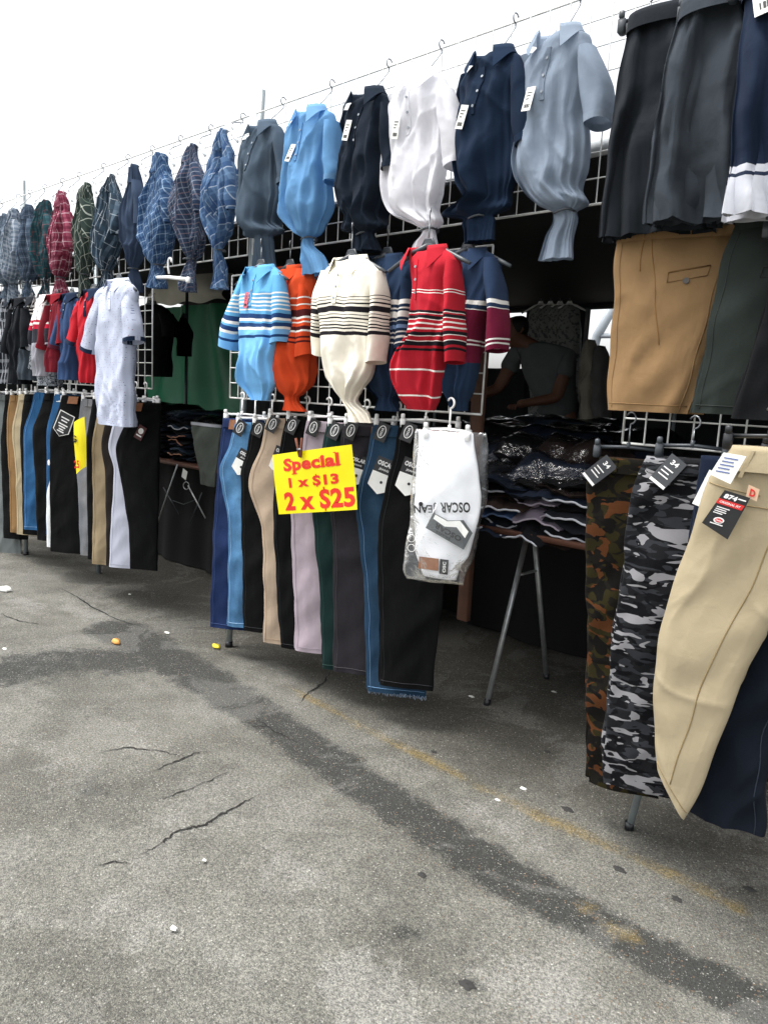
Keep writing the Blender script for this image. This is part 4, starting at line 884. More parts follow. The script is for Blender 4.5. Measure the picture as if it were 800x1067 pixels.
frayT, _s = mid('black jeans hung rightmost on the middle rack behind the bagged pair', 424, [(416, 443), (410, 475), (401, 515), (394, 560), (396, 630), (397, 712)], den('denim_black', '#08090a', .1), 109, '#26272b', wt=.25, wh=.22, trim=dict(card_a=-.62, card_v=.12, card_w=.085, card_h=.15))
# frayed threads on the mid blue hem
MT = plain('pale_thread', '#a9c0dc', .9)
for k in range(60):
    s_ = s0+.005+k*.0043; p = f_.w(s_, z0+.006, .012+rr.uniform(-.006, .010)); b.tube([p, p+np.array([rr.uniform(-.004, .004), 0, -.008]), p+np.array([rr.uniform(-.008, .008), rr.uniform(-.004, .004), -.012-rr.uniform(0, .008)])], .0009, 4)
jt = [o for o in bpy.data.objects if o.get('label', '').startswith('mid blue jeans with a frayed')][0]
b.build('fringe', MT, jt)

# ---- white trousers in a clear bag
fr = frame_at(465, 2.14, 24, 450)
T = thing('bagged_trousers', 'folded white trousers in a clear bag hung at the right end of the middle rack', 'trousers', fr.w(0, fr.px(455, 610)[1]), GJ)
su = Surf(fr, px_secs(fr, [(435, 494, 450, .012, 0), (435, 496, 470, .02, .002), (434, 499, 495, .024, .003), (433, 501, 515, .026, .003), (432, 497, 545, .026, .003), (432, 489, 575, .024, .003), (437, 479, 590, .022, .003), (441, 476, 602, .018, .003)]), 110, ks=((2, 1), (3, 1), (5, .6)), drift=5, wr=.004, ex=.85)
su.mesh(30, 36, cap_top=True, cap_bot=True).build('folded_trousers', cloth('twill_white', '#f1f2f5', wr=.25, var=.03), T)
s = NT('clear_bag'); ob = s.n('ShaderNodeTexCoord').outputs['Object']
nz = s.n('ShaderNodeTexNoise', {'Vector': ob, 'Scale': 16, 'Detail': 5, 'Distortion': 1.2}).outputs[0]; bp = s.n('ShaderNodeBump', {'Height': nz, 'Strength': .5, 'Distance': .02})
gl = s.n('ShaderNodeBsdfGlossy', {'Color': (1, 1, 1, 1), 'Roughness': .18, 'Normal': bp.outputs[0]}); tr = s.n('ShaderNodeBsdfTransparent', {'Color': (.985, .99, .993, 1)})
df = s.n('ShaderNodeBsdfDiffuse', {'Color': (.75, .8, .84, 1)}); fz = s.n('ShaderNodeFresnel', {'IOR': 1.45, 'Normal': bp.outputs[0]}).outputs[0]
m1 = s.n('ShaderNodeMixShader', {0: .04, 1: tr.outputs[0], 2: df.outputs[0]}); fc = s.math('ADD', s.math('MULTIPLY', fz, .8), .01, clamp=True)
m2 = s.n('ShaderNodeMixShader', {0: fc, 1: m1.outputs[0], 2: gl.outputs[0]}); s.t.links.new(m2.outputs[0], s.out.inputs[0]); M_BAG = s.m
bg_ = Surf(fr, px_secs(fr, [(431, 508, 449, .018, .002), (431, 508, 480, .034, .004), (430, 507, 510, .04, .005), (426, 501, 545, .04, .006), (422, 493, 580, .036, .006), (420, 484, 596, .026, .006), (424, 481, 606, .012, .004)]), 111, ks=((2, 1), (3, 1), (5, .9), (9, .5)), drift=9, wr=.006, ex=.8)
bg_.mesh(36, 48, cap_top=True, cap_bot=True).build('plastic_bag', M_BAG, T)
p, A = bg_.local(.62, .17, .006); A2 = rot_axes(A, 176); b = MB(); 
V_ = 'OSCAR JEAN'; s_, z_ = fr.px(492, 522); p2 = fr.w(s_, z_, .036); A2 = rot_axes((fr.t, np.array([0, 0, 1.0]), fr.n), 186); text(b, 'OSCAR', p2, A2, 0, 0, .11, .038, .03); text(b, 'JEAN', p2, A2, .125, 0, .085, .038, .02)
b.build('lettering', M_INK, T)
p, A = su.local(-.42, .345, .02); A = rot_axes(A, -24); b = MB()
plate(b, p, A, [(-.01, -.01), (.15, -.01), (.15, .06), (.10, .085), (.05, .055), (-.01, .055)], .0015); c1 = b.build('pocket_card', plain('grey_card', '#4a4e50', .5), T)
b = MB(); plate(b, p+A[2]*.001, A, [(.0, .035), (.0, .052), (.05, .052), (.09, .077), (.135, .057), (.135, .03), (.09, .05), (.05, .03)], .001); b.build('card_cap', M_CARD_W, c1)
b = MB(); A3 = rot_axes(A, 180); text(b, 'OSCAR', p+A[2]*.001, A3, -.125, -.028, .11, .02, .04); text(b, 'jeans', p+A[2]*.001, A3, -.09, -.006, .06, .012, .02); b.build('lettering', M_INK, c1)
for x, y in ((449, 546), (466, 533)):
    s_, z_ = fr.px(x-8, y-22); b = MB(); q = fr.w(s_, z_, .034); plate(b, q, (fr.t, np.array([0, 0, 1.0]), fr.n), ell(.008, .008), .002); b.build('size_dot', M_CARD_B, T)
s_, z_ = fr.px(444, 585); b = MB(); q = fr.w(s_, z_, .03); plate(b, q, (fr.t, np.array([0, 0, 1.0]), fr.n), rect(.075, .045, -.02, .022), .002); b.build('leather_patch', M_LEATHER, T)
b = MB(); plate(b, q, (fr.t, np.array([0, 0, 1.0]), fr.n), rect(.032, .055, .06, .022), .002); k = b.build('size_sticker', M_CARD_B, T)
b = MB(); text(b, 'OSC', q+fr.n*.001, rot_axes((fr.t, np.array([0, 0, 1.0]), fr.n), 90), -.026, -.084, .04, .012, .03); b.build('lettering', M_WINK, k)
for x, y in ((441, 559), (441, 569)):
    s_, z_ = fr.px(x-9, y); b = MB(); n = 18; b.tube([fr.w(s_+.014*math.cos(2*math.pi*i/n), z_+.014*math.sin(2*math.pi*i/n), .041) for i in range(n+1)], .0012, 4); b.build('air_hole_ring', M_WINK, T)
a_, z0 = fr.px(465, 452); clip_hanger(fr, a_-.085, a_+.09, z0+.012, 1.40, 'white clip hanger holding the bagged white trousers', M_WHITEP, GH, hs=a_+.01)

# ---- yellow price sign with its peg
c4 = [(284, 474), (367, 463), (372, 531), (290, 536)]
fr = frame_at(328, 2.08, 10, 500); Q = [fr.px(*c) for c in c4]
A_ = np.array([fr.w(*q) for q in Q]); cen = A_.mean(0); T = thing('price_sign', 'bright yellow price sign with red writing pegged in front of the jeans', 'sign', A_[3])
s = NT('yellow_card'); ob = s.n('ShaderNodeTexCoord').outputs['Object']; nz = s.n('ShaderNodeTexNoise', {'Vector': ob, 'Scale': 11, 'Detail': 3}).outputs[0]
p_ = s.n('ShaderNodeBsdfPrincipled', {'Base Color': lin('#e9d800'), 'Roughness': .42}); bb = s.n('ShaderNodeBump', {'Height': nz, 'Strength': .25, 'Distance': .01}); s.t.links.new(bb.outputs[0], p_.inputs['Normal']); s.t.links.new(p_.outputs[0], s.out.inputs[0])
tl, tr_, br_, bl = A_; n_ = 14; P = np.zeros((n_, n_, 3)); 
def sgn(u, v, o=0): return (tl*(1-u)+tr_*u)*(1-v)+(bl*(1-u)+br_*u)*v+fr.n*(.012*math.sin(u*3.1)+.004*math.sin(v*4+u*2)+o)
for i in range(n_):
    for j in range(n_): P[i, j] = sgn(j/(n_-1), i/(n_-1))
b = MB(); b.grid(P); b.grid(P-fr.n*.0012)
for E1, E2 in ((P[0], P[0]-fr.n*.0012), (P[-1], P[-1]-fr.n*.0012), (P[:, 0], P[:, 0]-fr.n*.0012), (P[:, -1], P[:, -1]-fr.n*.0012)): b.grid(np.array([E1, E2]))
b.build('card', s.m, T)
def sign_text(b, txt, u0, u1, v0, v1, bold, serif=False):
    V, F_, x0, x1, y0, y1 = text_pts(txt, bold); o = len(b.v)
    for vx, vy in V: b.v.append(tuple(sgn(u0+(u1-u0)*(vx-x0)/(x1-x0), v1+(v0-v1)*(vy-y0)/(y1-y0), .0012))); b.uv.append((0, 0))
    for f_ in F_: b.f.append(tuple(o+i for i in f_)); b.mi.append(0)
def bar(b, u0, u1, v0, v1): b.poly([sgn(u0, v0, .0013), sgn(u1, v0, .0013), sgn(u1, v1, .0013), sgn(u0, v1, .0013)])
M_SR = plain('sign_red', '#d42a1a', .5)
b = MB(); sign_text(b, 'Special', .15, .85, .09, .36, .045)
# slab serifs and flags of the heading, placed glyph by glyph
_w = text_pts('Special', .045); SX = lambda x: .15+.70*(x-_w[2])/(_w[3]-_w[2])
_lo, _hi = _w[4], _w[5]; SY = lambda y: .36+(.09-.36)*(y-_lo)/(_hi-_lo)
for pre, chh in (('S', 'p'), ('Spec', 'i'), ('Specia', 'l'), ('Speci', 'a')):
    x1 = text_pts(pre+chh, .045)[3]; x0 = x1-(text_pts(chh, .045)[3]-text_pts(chh, .045)[2]); stem = .17
    if chh == 'p': bar(b, SX(x0-.06), SX(x0+stem+.07), SY(_lo+.055), SY(_lo)); bar(b, SX(x0-.07), SX(x0+.05), SY(.56), SY(.50))
    elif chh == 'a': bar(b, SX(x1-.05), SX(x1+.05), SY(.04), SY(-.01))
    else:
        bar(b, SX(x0-.06), SX(x1+.06), SY(.045), SY(-.01)); yy = .50 if chh == 'i' else .72; bar(b, SX(x0-.08), SX(x0+.05), SY(yy+.05), SY(yy))
for pre, suf, u0, u1, v0, v1, bo in (('1 x ', '13', .20, .82, .41, .575, .045), ('2 x ', '25', .11, .985, .64, .95, .040)):
    full = text_pts(pre+'S'+suf, bo); sign_text(b, pre+'S'+suf, u0, u1, v0, v1, bo)
    xe = text_pts(pre+'S', bo)[3]; sw = text_pts('S', bo)[3]-text_pts('S', bo)[2]; UX = lambda x: u0+(u1-u0)*(x-full[2])/(full[3]-full[2]); c = UX(xe-sw/2); hw = (u1-u0)*.035/(full[3]-full[2])
    bar(b, c-hw, c+hw, v0-(v1-v0)*.12, v0+.01); bar(b, c-hw, c+hw, v1-.01, v1+(v1-v0)*.12)
b.build('lettering', M_SR, T)
# wooden peg
p0 = sgn(.41, .09, .012); T2 = thing('clothes_peg', 'brown wooden clothes peg clipping the yellow sign', 'peg', p0)
b = MB()
for sg in (-1, 1):
    q0 = p0; q1 = p0+np.array([-.012+sg*.016, 0, .075]); d = q1-q0; d /= np.linalg.norm(d); sx = np.cross(d, fr.n); b.box((q0+q1)/2+sx*sg*.003, .009, .010, .082, (sx, fr.n, d), .0015)
b.build('jaws', plain('peg_wood', '#6b3a26', .7, var=.2, vscale=60), T2)
b = MB(); c = p0+np.array([-.005, 0, .03]); b.tube([c-fr.t*.01+fr.n*.004, c+fr.t*.012+fr.n*.006], .004, 8); b.build('spring', M_HOOK, T2)

# ================================================================== TROUSERS, left rack
GJL = 'trousers hung along the bottom of the left rack'
def left(label, hx, cont, mat, seed, wt=.235, wh=.2, seam=None, yaw=36, trim=None, kind='trousers', Y=2.26):
    fr = frame_at(hx, Y, yaw, 408)
    T, su = trousers(kind, cont, wt, wh, mat, fr, label, 'jeans' if kind == 'jeans' else 'trousers', GJL, .0145, .0035, seed, seam=seam)
    s0, z0 = fr.px(*cont[0]); clip_hanger(fr, s0+.005, s0+wt-.005, z0+.02, 1.40, hl_('white hanger of the ', label), M_WHITEP, GH, hs=s0+wt*.42)
    if trim: jeans_trim(T, su, fr, **trim)
    return T, su
lt = dict(card=False, cs=0)
left('dark blue jeans hung outside the left edge of the photo', -10, [(-16, 411), (-18, 440), (-22, 470), (-18, 570)], den('denim_navy', '#172547', .12), 119, wt=.22, wh=.2, kind='jeans')
left('grey trousers hung at the left edge of the photo', 4, [(-3, 411), (-5, 440), (-8, 470), (-4, 520), (-4, 582)], twl('twill_grey', '#6e7474'), 120, wt=.2, wh=.22)
left('black trousers hung between the grey and the tan ones', 12, [(6, 411), (4, 440), (2, 465), (4, 520), (5, 560)], twl('twill_black', '#090a0b'), 121)
left('tan trousers hung left of the cream ones', 17, [(11, 412), (9, 432), (8, 450), (11, 500), (12, 554)], twl('twill_tan', '#8a6c48'), 122, seam='#7f6038')
left('cream trousers hung right of the tan ones', 26, [(20, 411), (17, 430), (14, 448), (18, 500), (19, 556)], twl('twill_cream', '#ab9d80'), 123, seam='#a8987a')
left('black trousers hung between the cream and the blue ones', 32, [(26, 411), (24, 435), (22, 450), (24, 500), (25, 556)], twl('twill_black', '#090a0b'), 124)
left('bright blue jeans hung on the left rack, the palest denim there', 43, [(36, 409), (32, 430), (26, 449), (26, 500), (26, 551)], den('denim_bright', '#264f78', .25), 125, seam='#7ea9d2', kind='jeans', wh=.21)
left('black jeans hung right of the bright blue ones', 54, [(47, 410), (42, 430), (35, 449), (38, 500), (40, 562)], den('denim_black', '#08090a', .1), 126, kind='jeans')
left('mid blue jeans mostly hidden left of the black pair with the big tag', 64, [(57, 411), (54, 430), (50, 450), (50, 500), (49, 556)], den('denim_bright', '#264f78', .25), 127, kind='jeans')
left('narrow white trousers glimpsed left of the black pair with the big tag', 64, [(59, 412), (56, 430), (52, 455), (50, 500), (50, 569)], twl('twill_whiteish', '#dfe2e4'), 128, wh=.10)
T, su = left('black jeans with a large shield-shaped tag hung on the left rack', 74, [(65, 412), (60, 432), (54, 452), (53, 500), (54, 574)], den('denim_black', '#08090a', .1), 129, kind='jeans', wh=.27, trim=dict(card=False, sticker=False, patch_a=(-.4, .2)))
p, A = su.local(-.72, .10, .010); A = rot_axes(A, -8); b = MB(); sh_ = [(0, 0), (.10, 0), (.105, -.12), (.055, -.16), (.0, -.13)]
plate(b, p, A, [(x*1.12-.006, y*1.06+.006) for x, y in sh_], .001); k = b.build('shield_tag', M_CARD_W, T); b = MB(); plate(b, p+A[2]*.001, A, sh_, .001); b.build('tag_face', M_CARD_B, k)
b = MB(); q = p+A[2]*.001
for i, (w_, y) in enumerate(((.06, -.03), (.045, -.05), (.07, -.075), (.05, -.092), (.035, -.11), (.05, -.125))): plate(b, q+A[2]*.0006, A, rect(w_, .008, .05-w_/2, y), .0005)
b.build('tag_lines', M_WINK, k)
left('grey jeans hung behind the folded yellow paper', 92, [(85, 416), (83, 440), (80, 462), (82, 500), (85, 578)], den('denim_grey', '#6c7076', .2), 130, kind='jeans', wh=.14)
left('black trousers hung between the grey and the beige ones', 103, [(97, 416), (94, 440), (91, 462), (92, 520), (93, 582)], twl('twill_black', '#090a0b'), 131, wh=.2)
left('beige trousers hung partly under the dotted white polo', 112, [(105, 418), (101, 440), (97, 462), (98, 520), (97, 587)], twl('twill_sand', '#948469'), 132, seam='#8f7f62', wh=.2)
left('dark brown trousers hung between the beige and the white ones', 122, [(115, 418), (111, 440), (107, 462), (111, 500), (112, 589)], twl('twill_espresso', '#221d1a'), 133, wh=.2)
left('white trousers hung left of the last black pair on the left rack', 132, [(125, 419), (119, 442), (114, 464), (120, 490), (117, 540), (115, 590)], twl('twill_chalk', '#b3b6c4', .05), 134, seam='#aab0bc', wh=.2)
T, su = left('black jeans with a brown leather patch hung rightmost on the left rack', 148, [(140, 419), (132, 440), (122, 468), (129, 510), (135, 550), (137, 592)], den('denim_black', '#08090a', .1), 135, kind='jeans', wt=.16, wh=.17, trim=dict(card=False, sticker=False, patch_a=(-.7, -.1)))
p, A = su.local(-.08, .125, .010); A = rot_axes(A, -14); b = MB(); plate(b, p, A, rect(.05, .085, 0, 0), .0015); k = b.build('swing_tag', plain('maroon_card', '#4a1c1c', .5), T)
b = MB(); plate(b, p+A[2]*.001, A, ell(.016, .018, .025, -.032), .0006); plate(b, p+A[2]*.001, A, rect(.034, .008, .008, -.058), .0006); b.build('tag_lines', M_WINK, k)
# folded yellow paper sign
fr = frame_at(82, 2.12, 30, 465); b = MB(); n_ = 8; P = np.zeros((n_, 5, 3))
T = thing('price_sign', 'folded yellow paper sign with red digits tucked among the left rack trousers', 'sign', fr.w(0, fr.px(84, 494)[1]))
for i in range(n_):
    for j in range(5):
        v = i/(n_-1); u = j/4; x = (77+2*v)*(1-u)+(91+2*v-4*abs(v-.4))*u; y = (440+54*v)*(1-u)+(434+52*v)*u; s_, z_ = fr.px(x, y); P[i, j] = fr.w(s_, z_, .02*math.sin(u*2.4)+.006*math.sin(v*5))
b.grid(P); b.grid(P-fr.n*.001); b.build('card', bpy.data.materials['yellow_card'], T)
b = MB(); s_, z_ = fr.px(79, 490); p = fr.w(s_, z_, .028); A = rot_axes((fr.t, np.array([0, 0, 1.0]), fr.n), 4); text(b, '25', p, A, 0.012, .015, .036, .05, .04); b.build('digits', M_SR, T)
b = MB(); p = fr.w(s_, z_+.17, .028); text(b, '$', p, A, .004, 0, .028, .05, .03); b.build('digits', M_INK, T)

# ================================================================== RIGHT RACK
GK = 'chino shorts on the right rack'
def pocket(T, su, a0, a1, v, col, btn=True, off=.012, skew=.0):
    b = MB(); P = []
    for a, vv in ((a0, v+.012), (a1, v-.006)):
        pp, A = su.local(a, vv, off-.009); P.append(pp)
    for a, vv in ((a1, v+.022), (a0, v+.04)):
        pp, A = su.local(a, vv, off-.009); P.append(pp)
    b.tube([P[0], P[1]], .0018, 4); b.tube([P[1], P[2]], .001, 4); b.tube([P[2], P[3]], .001, 4); b.tube([P[3], P[0]], .001, 4); b.build('welt_pocket', seam_mat(col), T)
    if btn:
        p, A = su.local((a0+a1)/2, v+.036, off-.006); b = MB(); plate(b, p, A, ell(.0085, .0085), .004); k = b.build('button', M_BUTTON, T)
fr = frame_at(700, 2.235, 14, 350)
T, su = trousers('chino_shorts', [(645, 240), (642, 285), (640, 330), (637, 380), (635, 427)], .36, .235, cloth('twill_khaki', '#8d7150', wr=.45, var=.1, weave=700), fr, 'khaki chino shorts with a buttoned back pocket', 'shorts', GK, .03, .010, 140, seam='#8a6b44', crease=.8, wr=.005, back_shift=-.035, cr=.010)
pocket(T, su, -.02, .62, .125, '#6e4f28')
b = MB(); v = np.linspace(.0, .13, 14); b.tube(list(su.P(math.acos(-.45)+0*v, v, .001)), .0016, 4); v = np.linspace(0, .34, 24); b.tube([su.P(math.acos(-.35+.35*q/.34), q, .001) for q in v], .0012, 4); b.build('dart_seam', seam_mat('#8d6737'), T)
fr = frame_at(775, 2.18, 14, 350)
T, su = trousers('chino_shorts', [(768, 225), (754, 270), (744, 320), (732, 380), (722, 430)], .33, .24, cloth('twill_olive_grey', '#2c322f', wr=.4, var=.1), fr, 'olive grey chino shorts right of the khaki ones', 'shorts', GK, .028, .009, 141, seam='#2a302d', wr=.005, crease=.75)
pocket(T, su, -.35, .5, .13, '#20231f')
fr = frame_at(812, 2.11, 14, 350)
T, su = trousers('chino_shorts', [(810, 240), (800, 300), (790, 350), (775, 400), (764, 436)], .30, .24, cloth('twill_black_shorts', '#131416', wr=.4), fr, 'black chino shorts at the right edge of the photo', 'shorts', GK, .028, .009, 142, wr=.005)
for nm, px, py, Y in (('khaki chino shorts', 705, 236, 2.235), ('olive grey chino shorts', 795, 222, 2.18), ('black chino shorts', 842, 236, 2.11)):
    f_ = frame_at(px, Y, 14, py); _, z_ = f_.px(px, py); clip_hanger(f_, -.10, .10, z_+.01, 2.09, 'clip hanger holding the '+nm, M_DARKP, 'clip hangers on the right rack')

GR = 'long trousers on the right rack'
M_C1 = cloth('camo_brown', '#14120e', 'camo', ([(.50, '#26220f'), (.56, '#4d2d17'), (.55, '#0c0b09')], 15, 1.5), wr=.4, var=.1)
M_C2 = cloth('camo_grey', '#191a1c', 'camo', ([(.52, '#2c2e32'), (.53, '#0c0d10'), (.578, '#868588')], 14, 2.8), wr=.35, var=.08)
fr = frame_at(650, 2.22, 20, 470)
T, su = trousers('camouflage_trousers', [(625, 477), (618, 488), (612, 505), (612, 600), (613, 700), (612, 780), (614, 812)], .24, .22, M_C1, fr, 'brown and black camouflage trousers at the left end of the right rack', 'trousers', GR, .022, .008, 150, wr=.006)
def sztag(T, su, a, v, deg, w_=.052, h_=.095, top=.03):
    p, A = su.local(a, v, .022); A = rot_axes(A, deg); b = MB(); plate(b, p, A, rect(w_, h_, -w_/2, 0), .0015); k = b.build('size_tag', plain('tag_charcoal', '#34373b', .5), T)
    b = MB(); q = p+A[2]*.0012; plate(b, q, A, rect(w_*.96, h_*.09, -w_*.48, -h_*.9), .0005); text(b, '34', q, A, -w_*.22, -h_*.28, w_*.44, h_*.16, .03)
    for i, ww in enumerate((.6, .5, .62)): plate(b, q, A, rect(w_*ww, h_*.035, -w_*.35, -h_*(.42+.12*i)), .0005)
    b.build('print', M_WINK, k)
sztag(T, su, -.62, .005, -22)
s_, z_ = fr.px(648, 470); clip_hanger(fr, s_-.085, s_+.12, z_+.008, 1.385, 'dark clip hanger holding the brown camouflage trousers', M_DARKP, 'clip hangers on the right rack')
fr = frame_at(710, 2.15, 20, 470)
T, su = trousers('camouflage_trousers', [(674, 476), (664, 498), (656, 530), (647, 610), (639, 670), (632, 750), (630, 812)], .26, .22, M_C2, fr, 'black and pale grey camouflage trousers left of the cream work trousers', 'trousers', GR, .024, .008, 151, wr=.006)
sztag(T, su, -.32, -.003, -20)
s_, z_ = fr.px(712, 468); clip_hanger(fr, s_-.075, s_+.12, z_+.006, 1.385, 'dark clip hanger holding the grey camouflage trousers', M_DARKP, 'clip hangers on the right rack')
fr = frame_at(745, 2.11, 20, 470)
T, su = trousers('work_trousers', [(731, 476), (724, 520), (716, 580), (700, 680), (690, 800)], .26, .2, twl('twill_navy', '#141d2e'), fr, 'navy work trousers hidden between the grey camouflage and the cream pairs', 'trousers', GR, .02, .006, 152)
b = MB(); p, A = su.local(-.8, .03, .03); A = rot_axes(A, -16); plate(b, p, A, rect(.03, .10), .001); b.build('price_tag', M_CARD_W, T)
# ---- the big cream work trousers in front
fr = frame_at(765, 1.93, 14, 560)
def trs(rows): return px_secs(fr, rows)
T = thing('work_trousers', 'cream work trousers in front of the right rack with a black swing tag', 'trousers', fr.w(0, fr.px(709, 856)[1]), GR)
M_CREAM = cloth('twill_cream_work', '#a4977c', wr=.35, var=.07, weave=600)
su = Surf(fr, trs([(762, 836, 470, .030, .001), (754, 838, 480, .030, .001), (740, 842, 500, .031, .002), (727, 838, 540, .032, .003), (712, 826, 585, .032, .004), (695, 803, 640, .032, .006), (686, 783, 680, .030, .007), (681, 768, 715, .029, .006, -.05), (680, 757, 742, .028, .005, -.15), (680, 745, 768, .026, .004, -.4), (681, 734, 791, .024, .003, -.8), (681, 725, 809, .022, .002, -1.15), (682, 716, 827, .020, .001, -1.5)]),
          160, ks=((1, .6), (2, 1.0), (3, .9), (4, .5)), drift=5, wr=.003, ex=.86, cr=.007)
su.mesh(140, 110, cap_top=True).build('front_leg', M_CREAM, T)
fb = Frame(fr.P[0]+.0, fr.P[1]+.055, 14)
sb = Surf(fb, px_secs(fb, [(762, 838, 470, .02, .001), (740, 846, 520, .025, .005), (716, 828, 600, .025, .004), (694, 785, 680, .022, .004), (690, 762, 730, .02, .004), (688, 734, 780, .016, .003, -.6), (686, 722, 808, .012, .002, -1.2)]), 161, wr=.006)
sb.mesh(40, 40, cap_top=True).build('back_leg', M_CREAM, T)
wb = Surf(fr, trs([(763, 840, 466, .040, .0), (756, 843, 478, .044, .001), (748, 846, 492, .047, .002)]), 162, ex=.88, wr=.001)
wb.mesh(6, 48, cap_top=True).build('waistband', M_CREAM, T)
for a in (-.35, .45): su.patch(a-.045, a+.045, .0, .065, .014, 3, 5).build('belt_loop', M_CREAM, T)
b = MB(); SE = [(742, 515), (800, 538)]
v = np.linspace(.10, su.L-.03, 60)
b.tube([su.P(math.acos(max(-.95, min(.95, .55-.62*((q-.1)/(su.L-.13))**.9))), q, .0008) for q in v], .0017, 4); b.build('side_seam', seam_mat('#8a7752'), T)
b = MB(); aa = np.linspace(-.93, .93, 24); b.tube([su.P(math.acos(a), su.L-.022, .0008) for a in aa], .0012, 4); b.build('hem_stitch', seam_mat('#8a7752'), T)
b = MB(); aa = np.linspace(-.93, .1, 14); b.tube([su.P(math.acos(a), .085+.02*(a+.93), .001) for a in aa], .0012, 4); aa = np.linspace(-.6, .9, 18); b.tube([su.P(math.acos(a), .125+.012*(a+.6), .001) for a in aa], .0014, 4); b.build('pocket_seam', seam_mat('#8a7752'), T)
def fpx(x, y, off): s_, z_ = fr.px(x, y); return fr.w(s_, z_, off)
def quadcard(name, c4, off, mat, T, th=.0018):
    P = [fpx(x, y, off) for x, y in c4]; b = MB(); b.poly(P); B_ = [q-fr.n*th for q in P]; b.poly(B_[::-1])
    for i in range(4): j = (i+1) % 4; b.poly([P[i], B_[i], B_[j], P[j]])
    r = P[1]-P[0]; W_ = np.linalg.norm(r); r = r/W_; u = P[0]-P[3]; H_ = np.linalg.norm(u); u = u/H_; return b.build(name, mat, T), P[3], (r, u, np.cross(r, u)), W_, H_
k, o_, A, W_, H_ = quadcard('paper_label', [(757, 470), (780, 474), (764, 502), (743, 492)], .075, M_CARD_W, T)
b = MB()
for i in range(5): plate(b, o_+A[2]*.0012, A, rect(W_*(.62-.1*(i % 2)), H_*.05, W_*.16, H_*(.82-.15*i)), .0005)
b.build('print', plain('blue_ink', '#5a6aa0', .6), k)
k, o_, A, W_, H_ = quadcard('swing_tag', [(758, 508), (784, 516), (761, 558), (735, 541)], .072, M_CARD_B, T)
b = MB(); q = o_+A[2]*.0014; text(b, '874', q, A, W_*.12, H_*.80, W_*.5, H_*.13, .05, off=.0008)
plate(b, q, A, rect(W_*.3, H_*.03, W_*.64, H_*.9), .0006)
for i, w_ in enumerate((.5, .42, .46, .36)): plate(b, q, A, rect(W_*w_, H_*.022, W_*.12, H_*(.55-.055*i)), .0006)
plate(b, q, A, rect(W_*.5, H_*.025, W_*.25, H_*.10), .0006); plate(b, q, A, ell(W_*.2, H_*.085, W_*.5, H_*.2), .0006); b.build('print', M_WINK, k)
b = MB(); plate(b, q, A, rect(W_*1.0, H_*.14, 0, H_*.76), .0008); plate(b, q+A[2]*.0007, A, ell(W_*.15, H_*.055, W_*.5, H_*.2), .0008); kr = b.build('red_band', M_RED, k)
b = MB(); text(b, 'ORIGINAL FIT', q+A[2]*.0004, A, W_*.1, H_*.66, W_*.8, H_*.06, .02, off=.0006); text(b, 'Dickies', q+A[2]*.0014, A, W_*.38, H_*.175, W_*.25, H_*.05, .02); b.build('lettering', M_WINK, k)
k, o_, A, W_, H_ = quadcard('brand_patch', [(782, 503), (793, 508), (790, 520), (779, 515)], .062, plain('patch_cream', '#c9a98c', .7), T)
b = MB(); text(b, 'D', o_+A[2]*.001, A, W_*.25, H_*.2, W_*.5, H_*.6, .05); b.build('emblem', M_RED, k)
s_, z_ = fr.px(800, 470); clip_hanger(fr, s_-.10, s_+.10, z_+.03, 1.42, 'black clip hanger holding the cream work trousers', M_BLACKP, 'clip hangers on the right rack', o=.0)
# ---- dark navy trousers behind them, reaching lowest
fr = frame_at(800, 2.03, 10, 700)
T = thing('work_trousers', 'dark navy trousers hanging lowest, behind the cream work trousers at the right edge', 'trousers', fr.w(0, fr.px(760, 868)[1]), GR)
su = Surf(fr, px_secs(fr, [(800, 870, 480, .03, .001), (788, 880, 540, .035, .004), (768, 870, 620, .04, .008), (742, 832, 700, .042, .012), (722, 806, 770, .04, .012), (714, 798, 820, .036, .010), (712, 795, 856, .032, .008)]), 170, ks=((1, .6), (2, 1.0), (3, .9)), drift=4, wr=.008, ex=.88)
su.mesh(90, 70, cap_top=True).build('front_leg', twl('twill_ink', '#10161f'), T)
wb = Surf(fr, px_secs(fr, [(799, 872, 474, .036, .0), (795, 876, 500, .04, .001)]), 171, ex=.88, wr=.001); wb.mesh(4, 40, cap_top=True).build('waistband', twl('twill_ink', '#10161f'), T)
b = MB(); v = np.linspace(.1, su.L, 40); b.tube([su.P(math.acos(.72), q, .001) for q in v], .0015, 4); b.build('side_seam', seam_mat('#1e2836'), T)
s_, z_ = fr.px(835, 476); clip_hanger(fr, s_-.09, s_+.09, z_+.02, 1.40, 'black clip hanger holding the dark navy trousers', M_BLACKP, 'clip hangers on the right rack')
b = MB()
# ================================================================== CANOPY AND WALLS
def sheet(b, fn, nu, nv, th=.004, nrm=(0, 0, 1)):
    P = np.array([[fn(i/(nu-1), j/(nv-1)) for j in range(nv)] for i in range(nu)], float); n_ = np.array(nrm, float)*th
    b.grid(P); b.grid(P-n_)
    for A, B in ((P[0], P[0]-n_), (P[-1], P[-1]-n_), (P[:, 0], P[:, 0]-n_), (P[:, -1], P[:, -1]-n_)): b.grid(np.array([A, B]))
M_TARP = plain('dark_tarp', '#14171a', .75, bump=.3, bscale=20, var=.15, vscale=3)
M_TARP2 = plain('charcoal_tarp', '#1c1f22', .8, bump=.3, bscale=15, var=.2, vscale=2)
M_WTARP = plain('white_tarp', '#cfd4d6', .6, var=.06, vscale=6)
YF, YB = 2.50, 6.3
zc = at(640, 153, YF)[2]
T = thing('canopy', 'dark tarpaulin canopy stretched over the stall tables', 'canopy', (-4, YF, 0))
